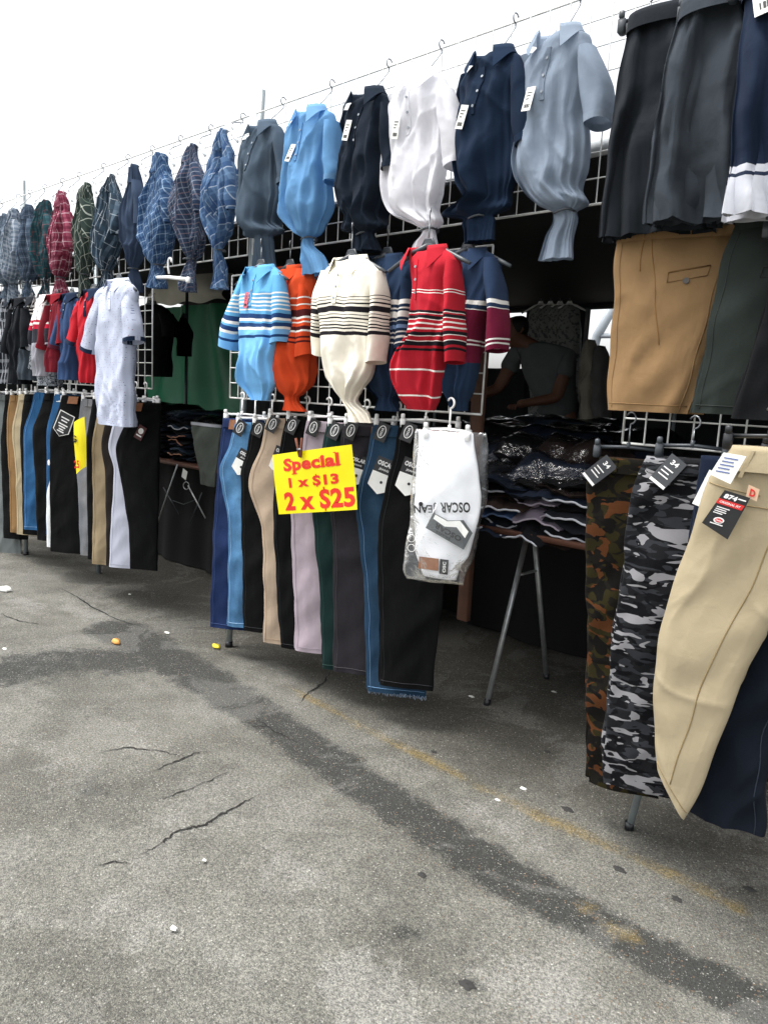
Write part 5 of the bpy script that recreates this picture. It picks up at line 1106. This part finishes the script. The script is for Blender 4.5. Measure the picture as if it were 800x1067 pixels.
b = MB(); sheet(b, lambda u, v: (-8.6+8.9*v, YF+(YB-YF)*u, zc+.16*math.sin(u*math.pi)+.012*math.sin(v*40)*math.sin(u*3.14)-.03*abs(math.sin(v*9.4))*(1-u)*.6), 16, 90, .01); b.build('roof_sheet', M_TARP, T)
b = MB(); b.tube([(-8.6, YF, zc-.008), (.3, YF, zc-.008)], .015, 8); b.tube([(-8.6, YB, zc-.01), (.3, YB, zc-.01)], .02, 8); b.build('edge_rail', M_DARKP, T)
b = MB(); x0 = at(614, 160, YF-.03)[0]; b.tube([(x0+k*.08, YF-.035, zc-.005+.006*math.sin(k*1.7)) for k in range(16)], [.028+.004*math.sin(k*2.3) for k in range(16)], 10); b.build('rolled_edge', M_WTARP, T)
for x in (-8.0, -5.2, -2.62, .25):
    for y in ((YF+.02, YB-.05) if x != -2.62 else (YB-.05,)):
        b = MB(); b.tube([(x, y, 0), (x, y, zc)], .016, 10); b.build('post', M_POLE, T)
def wall(x0, x1, z0, z1, Y, label, mat=M_TARP2, amp=.03, k=14, name='tarp_wall', cat='tarp', yaw=0):
    T = MB(); sheet(T, lambda u, v: (x0+(x1-x0)*v, Y+amp*math.sin(v*k*(abs(x1-x0)))*(.4+.6*u)+amp*.5*math.sin(v*k*2.3*abs(x1-x0)+u*2), z1+(z0-z1)*u), 8, max(12, int(abs(x1-x0)*24)), .004, (0, 1, 0))
    return tag(T.build(name, mat, loc=((x0+x1)/2, Y, z0)), label, cat)
X = lambda px, Y, py=360: at(px, py, Y)[0]
g1a, g1b, g2a, g2b = X(505, YB), X(546, YB), X(612, YB), X(650, YB)
zlow = at(530, 384, YB)[2]
wall(-9.4, g1a, 0, zc, YB, 'dark tarpaulin back wall of the stall left of the bright gap')
wall(g1a-.06, g1b+.06, 0, zlow, YB-.04, 'low dark tarpaulin below the bright gap beside the stallholder')
wall(g1b, g2a, 0, zc, YB, 'dark tarpaulin back wall behind the hanging pale shirts')
wall(g2a-.06, g2b+.06, 0, at(630, 400, YB)[2], YB-.04, 'low dark tarpaulin below the bright gap next to the khaki shorts')
wall(g2b, .6, 0, zc, YB, 'dark tarpaulin back wall at the right of the stall')
b = MB(); sheet(b, lambda u, v: (.35, YF+.1+(YB-YF-.1)*v, zc*(1-u)), 6, 40, .004, (1, 0, 0)); tag(b.build('tarp_wall', M_TARP2, loc=(.35, 4.3, 0)), 'dark tarpaulin added at the right end to darken the stall inside', 'tarp')  # side sheet added to keep daylight out of the stall
b = MB(); sheet(b, lambda u, v: (-8.7, YF+.1+(YB-YF-.1)*v, zc*(1-u)), 6, 40, .004, (1, 0, 0)); tag(b.build('tarp_wall', M_TARP2, loc=(-8.7, 4.3, 0)), 'dark tarpaulin added at the left end to darken the stall inside', 'tarp')  # matching left sheet, also added to darken the inside
# hem drop below the canopy at the back (the openings stop below it)
zh = at(530, 316, YB-.1)[2]
b = MB(); sheet(b, lambda u, v: (-8.5+8.7*v, YB-.12+.01*math.sin(v*60), zc-.02+(zh-zc)*u), 4, 80, .004, (0, 1, 0)); tag(b.build('tarp_valance', M_TARP, loc=(-4, YB-.12, zh)), 'dark valance hanging from the rear edge of the canopy', 'tarp')
b = MB(); zf = at(560, 250, YF+1.2)[2]

# green drape and the grey canvas above it
M_GREEN = plain('green_tarp', '#1d6d4c', .55, bump=.25, bscale=9, var=.2, vscale=3)
YG = 4.3
gx0, gx1 = X(150, YG), X(262, YG)
zt_, zb_ = at(200, 318, YG)[2], at(200, 425, YG)[2]-.25
b = MB(); sheet(b, lambda u, v: (gx0+(gx1-gx0)*v, YG+.05*math.sin(v*9+u*2.5)*(.3+u)+.025*math.sin(v*25-u*3)+.02*math.sin((v-.6)*40*(1.2-u)), zt_+(zb_-zt_)*u), 24, 110, .004, (0, 1, 0))
tag(b.build('green_drape', M_GREEN, loc=((gx0+gx1)/2, YG, zb_)), 'green tarpaulin draped in folds at the back of the left table', 'tarp')
M_CANVAS = plain('grey_canvas', '#cfcdc0', .8, bump=.3, bscale=14, var=.15, vscale=4)
b = MB()
def cv(u, v):
    x = X(172, YG-.2)+(X(250, YG-.2)-X(172, YG-.2))*v; a_ = math.sin(min(1, v*1.15)*math.pi)**.6
    return (x, YG-.15-.25*math.sin(u*2.2), at(200, 322, YG)[2]+ (at(200, 268, YG)[2]-at(200, 322, YG)[2])*(1-u)*(.35+.65*a_)+.015*math.sin(v*16))
sheet(b, cv, 14, 50, .004, (0, 1, 0)); tag(b.build('canvas_cover', M_CANVAS, loc=(X(210, YG), YG-.15, zt_-.05)), 'rounded grey canvas cover hanging above the green tarpaulin', 'tarp')
# black T-shirts hung inside on the left and one small top on a pole
MBT = cloth('jersey_black', '#0c0d0f', wr=.3)
for i in range(4):
    Y = 3.05+.12*i; fr = frame_at(158+3*i, Y, 0, 330); T = thing('black_tshirt', 'black T-shirt %s in the row hanging inside the left gap' % ['nearest', 'second', 'third', 'farthest'][i], 'shirt', fr.w(0, fr.px(150, 392)[1]), 'black T-shirts hung inside the stall')
    dx = 2*i; su = Surf(fr, px_secs(fr, [(148+dx, 162+dx, 318, .03, 0), (140+dx, 170+dx, 324, .05, .002), (132+dx, 176+dx, 336, .07, .005), (138+dx, 174+dx, 352, .08, .008), (138+dx, 172+dx, 392, .08, .012)]), 180+i, wr=.005); su.mesh(24, 32).build('shirt_body', MBT, T)
    sleeve(T, fr, [(166+dx, 174+dx, 327, .03, 0), (170+dx, 180+dx, 340, .045, .002), (170+dx, 179+dx, 351, .045, .002)], MBT, i)
    s_, z_ = fr.px(155+dx, 318); shirt_hanger(fr, s_, z_, z_+.10, 'hanger of the %s black T-shirt inside the left gap' % ['nearest', 'second', 'third', 'farthest'][i], M_DARKP, 'hangers inside the stall')
fr = frame_at(190, 3.5, 0, 350)
p = at(188, 331, 3.5); q = at(188, 268, 3.5); pole('inner_pole', (p[0], 3.56, 0), (p[0], 3.56, q[2]+.1), .013, 'thin dark upright pole in front of the green tarpaulin', M_DARKP)
T = thing('black_tshirt', 'small black top hanging in front of the green tarpaulin', 'shirt', fr.w(0, fr.px(192, 371)[1])); su = Surf(fr, px_secs(fr, [(188, 194, 331, .02, 0), (185, 198, 340, .04, .003), (184, 201, 347, .05, .004), (186, 200, 356, .05, .006), (185, 199, 371, .05, .008)]), 190, wr=.004); su.mesh(20, 28).build('top_body', MBT, T)
s_, z_ = fr.px(191, 331); shirt_hanger(fr, s_, z_, z_+.08, 'hanger of the small black top before the green tarpaulin', M_DARKP, 'hangers inside the stall', w_=.06)
# empty white hanger on the rail
fr = frame_at(176, 2.16, -8, 285); s0, z0 = fr.px(158, 289); s1, z1 = fr.px(196, 291)
T = thing('empty_hanger', 'empty white plastic hanger hooked on the upper rail in the left gap', 'hanger', fr.w((s0+s1)/2, z1)); b = MB(); b.tube([fr.w(s0, z0, .0), fr.w((s0+s1)/2, (z0+z1)/2+.006), fr.w(s1, z1)], .0095, 8)
for s_, z_ in ((s0, z0), (s1, z1)): b.box(fr.w(s_, z_-.002), .03, .018, .03, (fr.t, fr.n, np.array([0, 0, 1.0])), .005)
b.build('bar', M_WHITEP, T); b = MB(); c = fr.w((s0+s1)/2+.01, z0+.055); up = np.array([0, 0, 1.0])
b.tube([fr.w((s0+s1)/2, z0), fr.w((s0+s1)/2-.012, z0+.03)]+[c+fr.t*(-.022*math.cos(k*.35))+up*(.022*math.sin(k*.35)) for k in range(10)], .0055, 8); b.build('hook', M_WHITEP, T)

# pale printed shirts on a rail at the back, and bundled garments by the right gap
def mprint(): return cloth('printed_tshirt', '#8f938e', 'speckle', (30, .55, '#5f6366'), wr=.3)
YS = 5.9
for i in range(4):
    fr = frame_at(566+9*i, YS-.04*i, 0, 350); T = thing('printed_tshirt', 'pale printed T-shirt hung at the back of the stall, number-free, %s from the stallholder' % ['first', 'second', 'third', 'fourth'][i] if False else 'pale printed T-shirt hung behind the stallholder, %s of the row' % ['leftmost', 'second from the left', 'third from the left', 'rightmost'][i], 'shirt', fr.w(0, fr.px(566, 430)[1]), 'pale T-shirts hung at the back')
    x = 562+10*i; su = Surf(fr, px_secs(fr, [(x-3, x+5, 318, .03, 0), (x-9, x+11, 323, .06, .003), (x-11, x+13, 333, .08, .006), (x-10, x+12, 370, .09, .012), (x-10, x+12, 432, .10, .02)]), 200+i, wr=.01); su.mesh(24, 28).build('shirt_body', mprint(), T)
    s_, z_ = fr.px(x+1, 318); shirt_hanger(fr, s_, z_, z_+.06, 'hanger of the pale printed T-shirt, %s of the back row' % ['leftmost', 'second from the left', 'third from the left', 'rightmost'][i], M_WHITEP, 'hangers inside the stall')
p = at(603, 430, 5.0); pole('inner_pole', (p[0], 5.0, 0), (p[0], 5.0, at(603, 322, 5.0)[2]), .016, 'pale steel upright between the printed T-shirts and the right gap', M_STEEL)
for i, (x, yt, yb, c, lab) in enumerate([(616, 354, 438, '#8d897c', 'beige jacket hung beside the right-hand gap'), (626, 360, 440, '#5d5f5c', 'grey jacket hung beside the right-hand gap')]):
    fr = frame_at(x, 4.9, 0, 400); T = thing('hanging_jacket', lab, 'jacket', fr.w(0, fr.px(x, yb)[1])); su = Surf(fr, px_secs(fr, [(x-3, x+4, yt, .04, .0), (x-8, x+8, yt+8, .07, .006), (x-10, x+10, yt+30, .1, .02), (x-11, x+9, yb, .1, .03)]), 210+i, wr=.012); su.mesh(26, 30, cap_top=True).build('jacket_body', cloth('jacket_%d' % i, c), T)
    sleeve(T, fr, [(x-9, x-3, yt+10, .04, 0), (x-13, x-5, yt+40, .05, .005), (x-13, x-6, yt+66, .045, .005)], cloth('jacket_%d' % i, c), i)
# a tent frame and pale van seen through the bright gaps
M_PALE = plain('pale_paint', '#d9dde0', .5)
b = MB(); c = [at(640, 318, 9.0), at(622, 350, 9.0), at(616, 372, 9.0), at(614, 420, 9.0)]; b.tube(c, .06, 8); b.tube([q+np.array([.5, 0, 0]) for q in c], .06, 8)
for q in c[:3]: b.tube([q, q+np.array([.5, 0, 0])], .03, 6)
tag(b.build('tent_frame', plain('grey_frame', '#8f969c', .5), loc=(c[3][0], 9, 0)), 'curved grey tent frame outside, seen through the right-hand gap', 'tent frame')

# ================================================================== TABLES AND STACKS
def trestle(T, x, y0, y1, z1, apart=.06):
    yc = (y0+y1)/2
    for y in (y0, y1):
        b = MB(); b.tube([(x, y, 0), (x, yc+(y-yc)*.06, z1)], .0125, 10); b.build('leg', M_STEEL, T)
        b = MB(); b.tube([(x, y, 0), (x+.0, y+(yc-y)*.04, .03)], .016, 10); b.build('foot_cap', M_BLACKP, T)
    zc_ = z1*.72; b = MB(); b.tube([(x, yc+(y0-yc)*.28, zc_), (x, yc+(y1-yc)*.28, zc_)], .007, 8); b.build('spreader', M_STEEL, T)
M_TOP = plain('table_board', '#4d2c1c', .7, var=.25, vscale=6)
z1 = at(548, 546, 3.04)[2]
print('table height', z1)
T = thing('trestle_table', 'trestle table with a brown board in the middle gap, piled with bagged trousers', 'table', (-1.4, 3.04, 0))
def board(T, x0, x1, y0, y1, z): b = MB(); b.box(((x0+x1)/2, (y0+y1)/2, z+.012), x1-x0, y1-y0, .024, bev=.003); b.build('board', M_TOP, T)
TX0 = at(497, 556, 2.72)[0]
board(T, TX0, -.2, 2.70, 3.42, z1); trestle(T, -1.90, 2.782, 3.305, z1); trestle(T, -.55, 2.782, 3.305, z1)
p = at(470, 671, 3.3); q = at(603, 625, 3.9)
T = thing('trestle_table', 'second trestle table deeper inside the stall behind the bagged trousers', 'table', (-2.0, 4.2, 0)); board(T, -2.7, -.1, 3.75, 4.5, z1+.02); trestle(T, -2.45, 3.85, 4.4, z1+.02); trestle(T, -.8, 3.85, 4.4, z1+.02)
T = thing('trestle_table', 'trestle table inside the left gap carrying folded jeans', 'table', (-3.9, 3.4, 0)); zl = at(190, 480, 3.1)[2]
tx0, tx1 = -5.6, -2.95; board(T, tx0, tx1, 3.0, 3.75, .80); trestle(T, -4.55, 3.1, 3.65, .8); trestle(T, -3.45, 3.1, 3.65, .8)
for (x0, x1, Y, zt, lab) in ((-5.75, -2.9, 3.16, .80, 'black sheet added to darken the space under the left table'), (-2.75, -.05, 3.72, z1+.01, 'black sheet added to darken the space under the deeper middle table')):
    wall(x0, x1, .01, zt, Y, lab, plain('added_sheet_black', '#040405', .9), .02, 9, 'added_dark_sheet', 'added dark sheet')  # black sheets added to make the space below the tables dark
# clear film over dark cloth, seen as dark folds with pale edges
M_FILM = NT('film_wrap'); s = M_FILM; ob = s.n('ShaderNodeTexCoord').outputs['Object']
nz = s.n('ShaderNodeTexNoise', {'Vector': ob, 'Scale': 5, 'Detail': 2.5, 'Distortion': 2.5}).outputs[0]; bp = s.n('ShaderNodeBump', {'Height': nz, 'Strength': .8, 'Distance': .03})
gl = s.n('ShaderNodeBsdfGlossy', {'Color': (1, 1, 1, 1), 'Roughness': .2, 'Normal': bp.outputs[0]}); tr = s.n('ShaderNodeBsdfTransparent', {'Color': (.95, .96, .97, 1)})
fz = s.n('ShaderNodeFresnel', {'IOR': 1.5, 'Normal': bp.outputs[0]}).outputs[0]; mx = s.n('ShaderNodeMixShader', {0: fz, 1: tr.outputs[0], 2: gl.outputs[0]}); s.t.links.new(mx.outputs[0], s.out.inputs[0]); M_FILM = s.m
def folded(name, label, cx, cy, z, wx, wy, h, mat, seed, group, film=True, yaw=0, sag=0.0, edge=None):
    """one folded garment: a soft slab with a rounded fold at the front"""
    r = random.Random(seed); T = thing(name, label, 'folded clothes', (cx, cy, z), group); a = math.radians(yaw); ux = np.array([math.cos(a), math.sin(a), 0]); uy = np.array([-math.sin(a), math.cos(a), 0])
    nu, nv = 18, 16; ph = [r.uniform(0, 6) for _ in range(6)]
    def f_(i, j, top):
        u = i/(nu-1)*2-1; v = j/(nv-1)*2-1; e = (1-abs(u)**6)*(1-abs(v)**6); hh = h*.5*max(0, e)**.45
        drp = -sag*max(0, -v-.2)**2; bmp = (.10*h+.004)*(float(vnoise(u*2.2+5, v*2.2, seed))-.5)*2+.006*math.sin(u*4+ph[0]+v*2)+.005*math.sin(v*5+ph[1]+u*3)+.003*math.sin(u*11+ph[2])
        return np.array([cx, cy, z+h*.5])+ux*(u*wx/2)*(1+.03*math.sin(v*3+ph[3]))+uy*(v*wy/2)*(1+.03*math.sin(u*3+ph[4]))+np.array([0, 0, (hh if top else -hh)+drp+bmp+.010*(u*math.sin(ph[5]))])
    b = MB()
    for top in (1, 0):
        P = np.array([[f_(i, j, top) for j in range(nv)] for i in range(nu)]); UV = np.zeros((nu, nv, 2)); UV[..., 0] = np.linspace(0, wx, nu)[:, None]; UV[..., 1] = np.linspace(0, wy, nv)[None, :]; b.grid(P, UV)
    b.build('cloth', mat, T)
    if edge:
        b = MB(); L_ = [f_(i, 0, 1)*.5+f_(i, 0, 0)*.5+np.array([0, -.004, .0]) for i in range(1, nu-1)]; b.tube(L_, .0045, 5); b.build('pale_edge', edge, T)
    if film:
        P = np.array([[f_(i, j, 1)+np.array([0, 0, .004+.007*abs(math.sin(i*1.1+ph[0]+j*.7))])-uy*(.012 if j == 0 else 0) for j in range(nv)] for i in range(nu)]); b = MB(); b.grid(P); b.build('clear_wrap', M_FILM, T)
    return T
dk = [cloth('stack_'+n_, c, wr=.5) for n_, c in (('black', '#101114'), ('ink', '#18202e'), ('coal', '#23252a'), ('espresso', '#2a201c'), ('slate', '#34424f'))]
ME = plain('pale_hem', '#b9bcc4', .6); MEL = plain('lilac_edge', '#b9aebc', .7); MEB = plain('blue_edge', '#6d86b0', .7)
G1 = 'folded trousers piled on the middle table'
r = random.Random(3)
names = ['leftmost', 'second', 'third', 'fourth', 'rightmost']
for cidx, (px, py0, rows_) in enumerate([(505, 0, 8), (537, 0, 7), (572, 0, 7), (606, 0, 8)]):
    x = at(px+14, 510, 2.95)[0]
    for k in range(rows_):
        h = .030; z = z1+.024+k*.029
        mt = dk[r.choice([0, 0, 1, 2, 0, 3])]; ed = None
        if k < 6: ed = ME if (k+cidx) % 2 == 0 else None
        if k in (2, 3, 4) and cidx == 2: mt = cloth('stack_lilac', '#8f8492'); ed = MEL
        if k == 2 and cidx in (0, 1): mt = cloth('stack_blue', '#4d658e'); ed = MEB
        folded('folded_trousers', 'folded trousers, %s up in the %s pile on the middle table' % (['lowest', 'second', 'third', 'fourth', 'fifth', 'sixth', 'seventh', 'eighth', 'ninth', 'tenth', 'eleventh', 'twelfth'][k], names[cidx]), x+r.uniform(-.02, .02), 2.93+r.uniform(-.035, .03), z, .245, .42, h+r.uniform(.0, .016), mt, cidx*20+k, G1, film=k >= 6, yaw=r.uniform(-9, 9), sag=.012*(6-min(k, 6)) if k < 6 else 0, edge=ed)
for i, (px, py, Y, wx, c) in enumerate([(520, 452, 3.35, .5, 2), (560, 446, 3.45, .5, 0), (600, 447, 3.45, .5, 1), (540, 440, 3.9, .7, 3), (590, 438, 3.95, .7, 4), (640, 446, 3.6, .5, 0), (505, 443, 3.8, .5, 0)]):
    p = at(px, py, Y); 
    for k in range(3): folded('folded_trousers', 'dark bagged trousers, %s layer of the %s heap behind the piles' % (['upper', 'middle', 'lower'][k], ['front left', 'front centre', 'front right', 'rear left', 'rear right', 'far right', 'far left'][i]), p[0], Y, p[2]-.13-.10*k, wx, .45, .13, dk[(c+k) % 5], 300+i*5+k, 'bagged trousers heaped at the back of the tables', film=k == 0, yaw=r.uniform(-15, 15))
# slumped bags of wrapped trousers lying over the piles
for i, (px, py, Y, wx, hh, yw, c) in enumerate([(508, 490, 2.98, .36, .11, 14, 0), (545, 494, 3.0, .40, .10, -12, 2), (588, 488, 2.98, .38, .12, 9, 1), (525, 470, 3.12, .42, .12, -8, 1), (570, 468, 3.12, .42, .12, 12, 0), (606, 470, 3.1, .34, .12, -14, 3)]):
    p = at(px, py, Y); lab = ['slumped bagged trousers at the left front of the middle table heap', 'slumped bagged trousers at the centre front of the middle table heap', 'slumped bagged trousers at the right front of the middle table heap', 'slumped bagged trousers lying second row left on the middle table', 'slumped bagged trousers lying second row centre on the middle table', 'slumped bagged trousers lying second row right on the middle table'][i]
    folded('folded_trousers', lab, p[0], Y, p[2]-hh*.6, wx, .34, hh, dk[c], 700+i, 'bagged trousers slumped over the piles', film=True, yaw=yw, sag=.05)
# supports: boxes under the rear heaps
for i, (x0, x1, y0, y1, zt, lab) in enumerate([(-2.6, -.3, 3.45, 4.2, .95, 'long closed carton of stock standing under the rear heaps of trousers')]):
    b = MB(); b.box(((x0+x1)/2, (y0+y1)/2, zt/2), x1-x0, y1-y0, zt, bev=.01); T_ = None
# left table stacks
G2 = 'folded jeans on the left table'
for cidx, px in enumerate((158, 182, 208, 232)):
    x = at(px, 440, 3.25)[0]; nst = (12, 12, 11, 10)[cidx]
    for k in range(nst):
        mt = dk[r.choice([0, 1, 2, 4, 0])]; ed = ME if k in (nst-4, ) else (plain('tan_card_edge', '#9a6a50', .7) if k in (1, 4, 5) and cidx in (0, 2) else None)
        folded('folded_jeans', 'folded jeans, %s up in the %s pile on the left table' % (['lowest', 'second', 'third', 'fourth', 'fifth', 'sixth', 'seventh', 'eighth', 'ninth', 'tenth', 'eleventh', 'twelfth'][k], ['leftmost', 'second', 'third', 'rightmost'][cidx]), x+r.uniform(-.02, .02), 3.27+r.uniform(-.02, .02), .824+k*.033, .27, .42, .042, mt, 500+cidx*20+k, G2, film=k >= nst-3, yaw=r.uniform(-7, 7), edge=ed)
fr = frame_at(215, 3.0, 0, 470)
T = thing('draped_trousers', 'grey trousers draped over the front of the left table', 'trousers', fr.w(0, fr.px(220, 508)[1])); su = Surf(fr, px_secs(fr, [(199, 231, 441, .02, .0), (200, 230, 450, .025, .004), (205, 227, 480, .025, .006), (209, 224, 506, .02, .006)]), 400, wr=.006); su.mesh(26, 30, cap_top=True).build('leg', cloth('twill_stone', '#5f655e'), T)
b = MB(); P = su.grid(3, 30, 0, .02, .005)[0]; b.grid(P, closed=True); b.build('waistband', ME, T)
# folded wire stand under the left table with a white tag
M_THIN = M_STEEL
fr = frame_at(190, 2.95, 0, 520)
T = thing('wire_easel', 'folded thin wire stand leaning under the left table', 'stand', fr.w(0, fr.px(175, 560)[1]))
g = lambda x, y, o=0: (lambda q: fr.w(q[0], q[1], o))(fr.px(x, y))
b = MB(); b.tube([g(159, 560), g(185, 484)], .006, 6); b.build('leg', M_THIN, T); b = MB(); b.tube([g(196, 506), g(214, 540)], .005, 6); b.build('leg', M_THIN, T)
b = MB(); b.tube([g(164, 508, -.05), g(180, 536, -.05)], .004, 6); b.tube([g(204, 514, -.05), g(192, 546, -.05)], .004, 6); b.tube([g(174, 522, -.05), g(185, 526, -.05), g(198, 521, -.05)], .003, 6); b.build('brace', M_DARKP, T)
b = MB(); b.tube([g(194+3*math.cos(a/2), 506+4*math.sin(a/2)) for a in range(14)], .003, 5); b.build('ring', M_STEEL, T)
b = MB(); c = g(192, 488, .01); plate(b, c, rot_axes((fr.t, np.array([0, 0, 1.0]), fr.n), -18), rect(.06, .065), .002); b.build('paper_tag', M_CARD_W, T)
# dark cartons of stock under the tables
M_CARTON = plain('dark_carton', '#2a211b', .85, var=.2, vscale=5)
for (x, y, sx, sy, sz, lab) in [(-1.0, 3.2, .5, .35, .4, 'dark carton on the ground under the right part of the middle table'), (-2.9, 4.1, .6, .45, .5, 'dark carton on the ground behind the middle rack'), (-4.1, 3.45, .55, .4, .38, 'dark carton on the ground under the left table'), (-4.9, 3.7, .5, .4, .5, 'dark carton on the ground deep under the left table'), (-2.3, 5.4, .8, .5, .6, 'dark carton on the ground at the back wall')]:
    T = thing('carton', lab, 'box', (x, y, 0)); b = MB(); b.box((x, y, sz/2), sx, sy, sz, bev=.006); b.build('box_body', M_CARTON, T)
    b = MB(); b.box((x-sx*.26, y, sz+.006), sx*.48, sy*.98, .006); b.box((x+sx*.26, y, sz+.006), sx*.48, sy*.98, .006); b.build('flap', M_CARTON, T)

# ================================================================== THE STALLHOLDER
YP = 4.75
def pp(x, y, dy=0): return at(x, y, YP+dy)
kpx = abs(at(560, 400, YP)[0]-at(540, 400, YP)[0])/20; 
hd = pp(541, 346); sh_ = pp(556, 366); print('person head', hd, 'shoulder', sh_)
zfl = hd[2]-1.52
T = thing('wooden_platform', 'low wooden platform on which the stallholder stands', 'platform', (sh_[0], YP, 0)); b = MB(); ph_ = max(.06, zfl); b.box((sh_[0], YP+.05, ph_-.015), 1.0, .7, .03, bev=.004); b.build('deck', M_TOP, T)
for sx in (-.42, .42):
    for sy in (-.25, .3): b = MB(); b.box((sh_[0]+sx, YP+.05+sy, (ph_-.03)/2), .06, .06, ph_-.03); b.build('leg', M_TOP, T)
zf_ = ph_
def skin_body(name, chains, mat, parent, sub=2):
    """chains: list of [(point, radius), ...]; the first point of later chains may repeat an earlier one"""
    V, E, R = [], [], []; idx = {}
    for ch in chains:
        prev = None
        for p, rr in ch:
            k = tuple(np.round(p, 4))
            if k not in idx: idx[k] = len(V); V.append(p); R.append(rr)
            i = idx[k]
            if prev is not None: E.append((prev, i))
            prev = i
    org = np.array(parent.location); me = bpy.data.meshes.new(name); me.from_pydata([tuple(np.array(v)-org) for v in V], E, [])
    o = bpy.data.objects.new(name, me); COL.objects.link(o); o.parent = parent
    md = o.modifiers.new('skin', 'SKIN'); md.use_smooth_shade = True
    for i, rr in enumerate(R): me.skin_vertices[0].data[i].radius = rr if hasattr(rr, '__len__') else (rr, rr); me.skin_vertices[0].data[i].use_root = (i == 0)
    o.modifiers.new('sub', 'SUBSURF').levels = sub; o.modifiers['sub'].render_levels = sub
    me.materials.append(mat); return o
V3 = lambda x, y, z: np.array([x, y, z], float)
cx = sh_[0]+.05; cy = YP; pel = V3(cx+.13, cy+.12, zf_+.93); sp1 = V3(cx+.10, cy+.08, zf_+1.12); ch_ = V3(cx+.02, cy-.0, zf_+1.30); nk_ = V3(cx-.06, cy-.06, zf_+1.43); hb = V3(hd[0]+.05, cy-.10, zf_+1.44)
T = thing('person', 'stallholder in a grey T-shirt bending over the tables in the shade, seen from behind', 'person', (cx+.1, cy+.1, zf_))
MSK = plain('skin', '#6e4a38', .6, var=.08); MSH = cloth('jersey_grey', '#5c6061', wr=.5); MTR = cloth('trouser_dark', '#16181c'); MHA = plain('dark_hair', '#0e0b0a', .6, bump=.6, bscale=120)
hips = [V3(pel[0]-.09, pel[1]+.0, pel[2]-.04), V3(pel[0]+.09, pel[1]+.0, pel[2]-.04)]
ch = [[(pel, (.12, .09)), (sp1, (.11, .08)), (ch_, (.13, .09)), (nk_, .055), (hb, .08), (hb+V3(-.03, -.04, .09), .105), (hb+V3(-.045, -.06, .17), .07)]]
for sg, hp in zip((-1, 1), hips): ch.append([(pel, (.12, .09)), (hp, .08), (V3(hp[0]+sg*.02, hp[1]-.03, zf_+.5), .065), (V3(hp[0]+sg*.03, hp[1]+.02, zf_+.09), .042), (V3(hp[0]+sg*.04, hp[1]-.10, zf_+.035), .035)])
shl = V3(ch_[0]-.17, ch_[1]-.06, ch_[2]+.06); shr = V3(ch_[0]+.17, ch_[1]+.04, ch_[2]+.04)
ell_ = shl+V3(-.06, -.12, -.26); wl = ell_+V3(-.06, -.22, -.06); elr = shr+V3(.02, -.10, -.28); wr_ = elr+V3(-.14, -.20, -.05)
ch.append([(ch_, (.13, .09)), (shl, .065), (ell_, .045), (wl, .028), (wl+V3(-.01, -.05, -.01), .035)]); ch.append([(ch_, (.13, .09)), (shr, .065), (elr, .045), (wr_, .028), (wr_+V3(-.02, -.05, -.01), .035)])
skin_body('body', ch, MSK, T)
for w_, sg in ((wl, -1), (wr_, 1)):
    for k in range(5):
        base = w_+V3(-.01+(k-2)*.016, -.075, -.012); d = V3((k-2)*.006, -.035, -.012); L = (.8, 1, 1.08, 1, .75)[k]
        if k == 4: base = w_+V3(.03*-sg, -.045, -.01); d = V3(-sg*.018, -.02, -.012)
        skin_body('finger', [[(base, .009), (base+d*L, .008), (base+d*L+V3(0, -.012, -.022)*L, .0065)]], MSK, T, 1)
# T-shirt as a skinned shell, jeans, hair
skin_body('tshirt', [[(pel+V3(0, 0, -.03), (.178, .15)), (pel+V3(-.005, 0, .06), (.172, .145)), (sp1, (.175, .145)), (ch_, (.19, .155)), (nk_+V3(.01, .01, -.03), .085)], [(ch_, (.19, .155)), (shl, .085), (shl*.45+ell_*.55, .075)], [(ch_, (.19, .155)), (shr, .085), (shr*.45+elr*.55, .075)]], MSH, T)
skin_body('trousers', [[(pel+V3(0, 0, .02), (.155, .128)), (pel, (.16, .13)), (hips[0], .11), (V3(hips[0][0]-.02, hips[0][1]-.03, zf_+.5), .08), (V3(hips[0][0]-.03, hips[0][1]+.02, zf_+.07), .06)], [(pel, (.16, .13)), (hips[1], .11), (V3(hips[1][0]+.02, hips[1][1]-.03, zf_+.5), .08), (V3(hips[1][0]+.03, hips[1][1]+.02, zf_+.07), .06)]], MTR, T)
skin_body('hair', [[(hb+V3(.012, .035, .02), .08), (hb+V3(-.018, -.012, .105), .122), (hb+V3(-.032, -.035, .18), .088)]], MHA, T)
b = MB(); fc = hb+V3(-.06, -.135, .07)
b.tube([fc, fc+V3(-.008, -.022, -.022), fc+V3(-.002, -.008, -.03)], [.008, .013, .01], 8); b.build('nose', MSK, T)
for sg in (-1, 1):
    b = MB(); e = hb+V3(-.03+sg*.088, -.03-sg*.02, .085); b.tube([e+V3(0, 0, -.025), e+V3(sg*.012, .008, 0), e+V3(sg*.004, .004, .028)], [.008, .013, .008], 8); b.build('ear', MSK, T)
    b = MB(); e = fc+V3(sg*.03, .012, .022); b.box(e, .022, .01, .008, bev=.002); b.build('eye', M_CARD_B, T)
b = MB(); b.tube([fc+V3(-.02, 0, -.05), fc+V3(-.003, -.008, -.052), fc+V3(.016, 0, -.05)], .006, 6); b.build('mouth', plain('lips', '#5a2e28', .6), T)
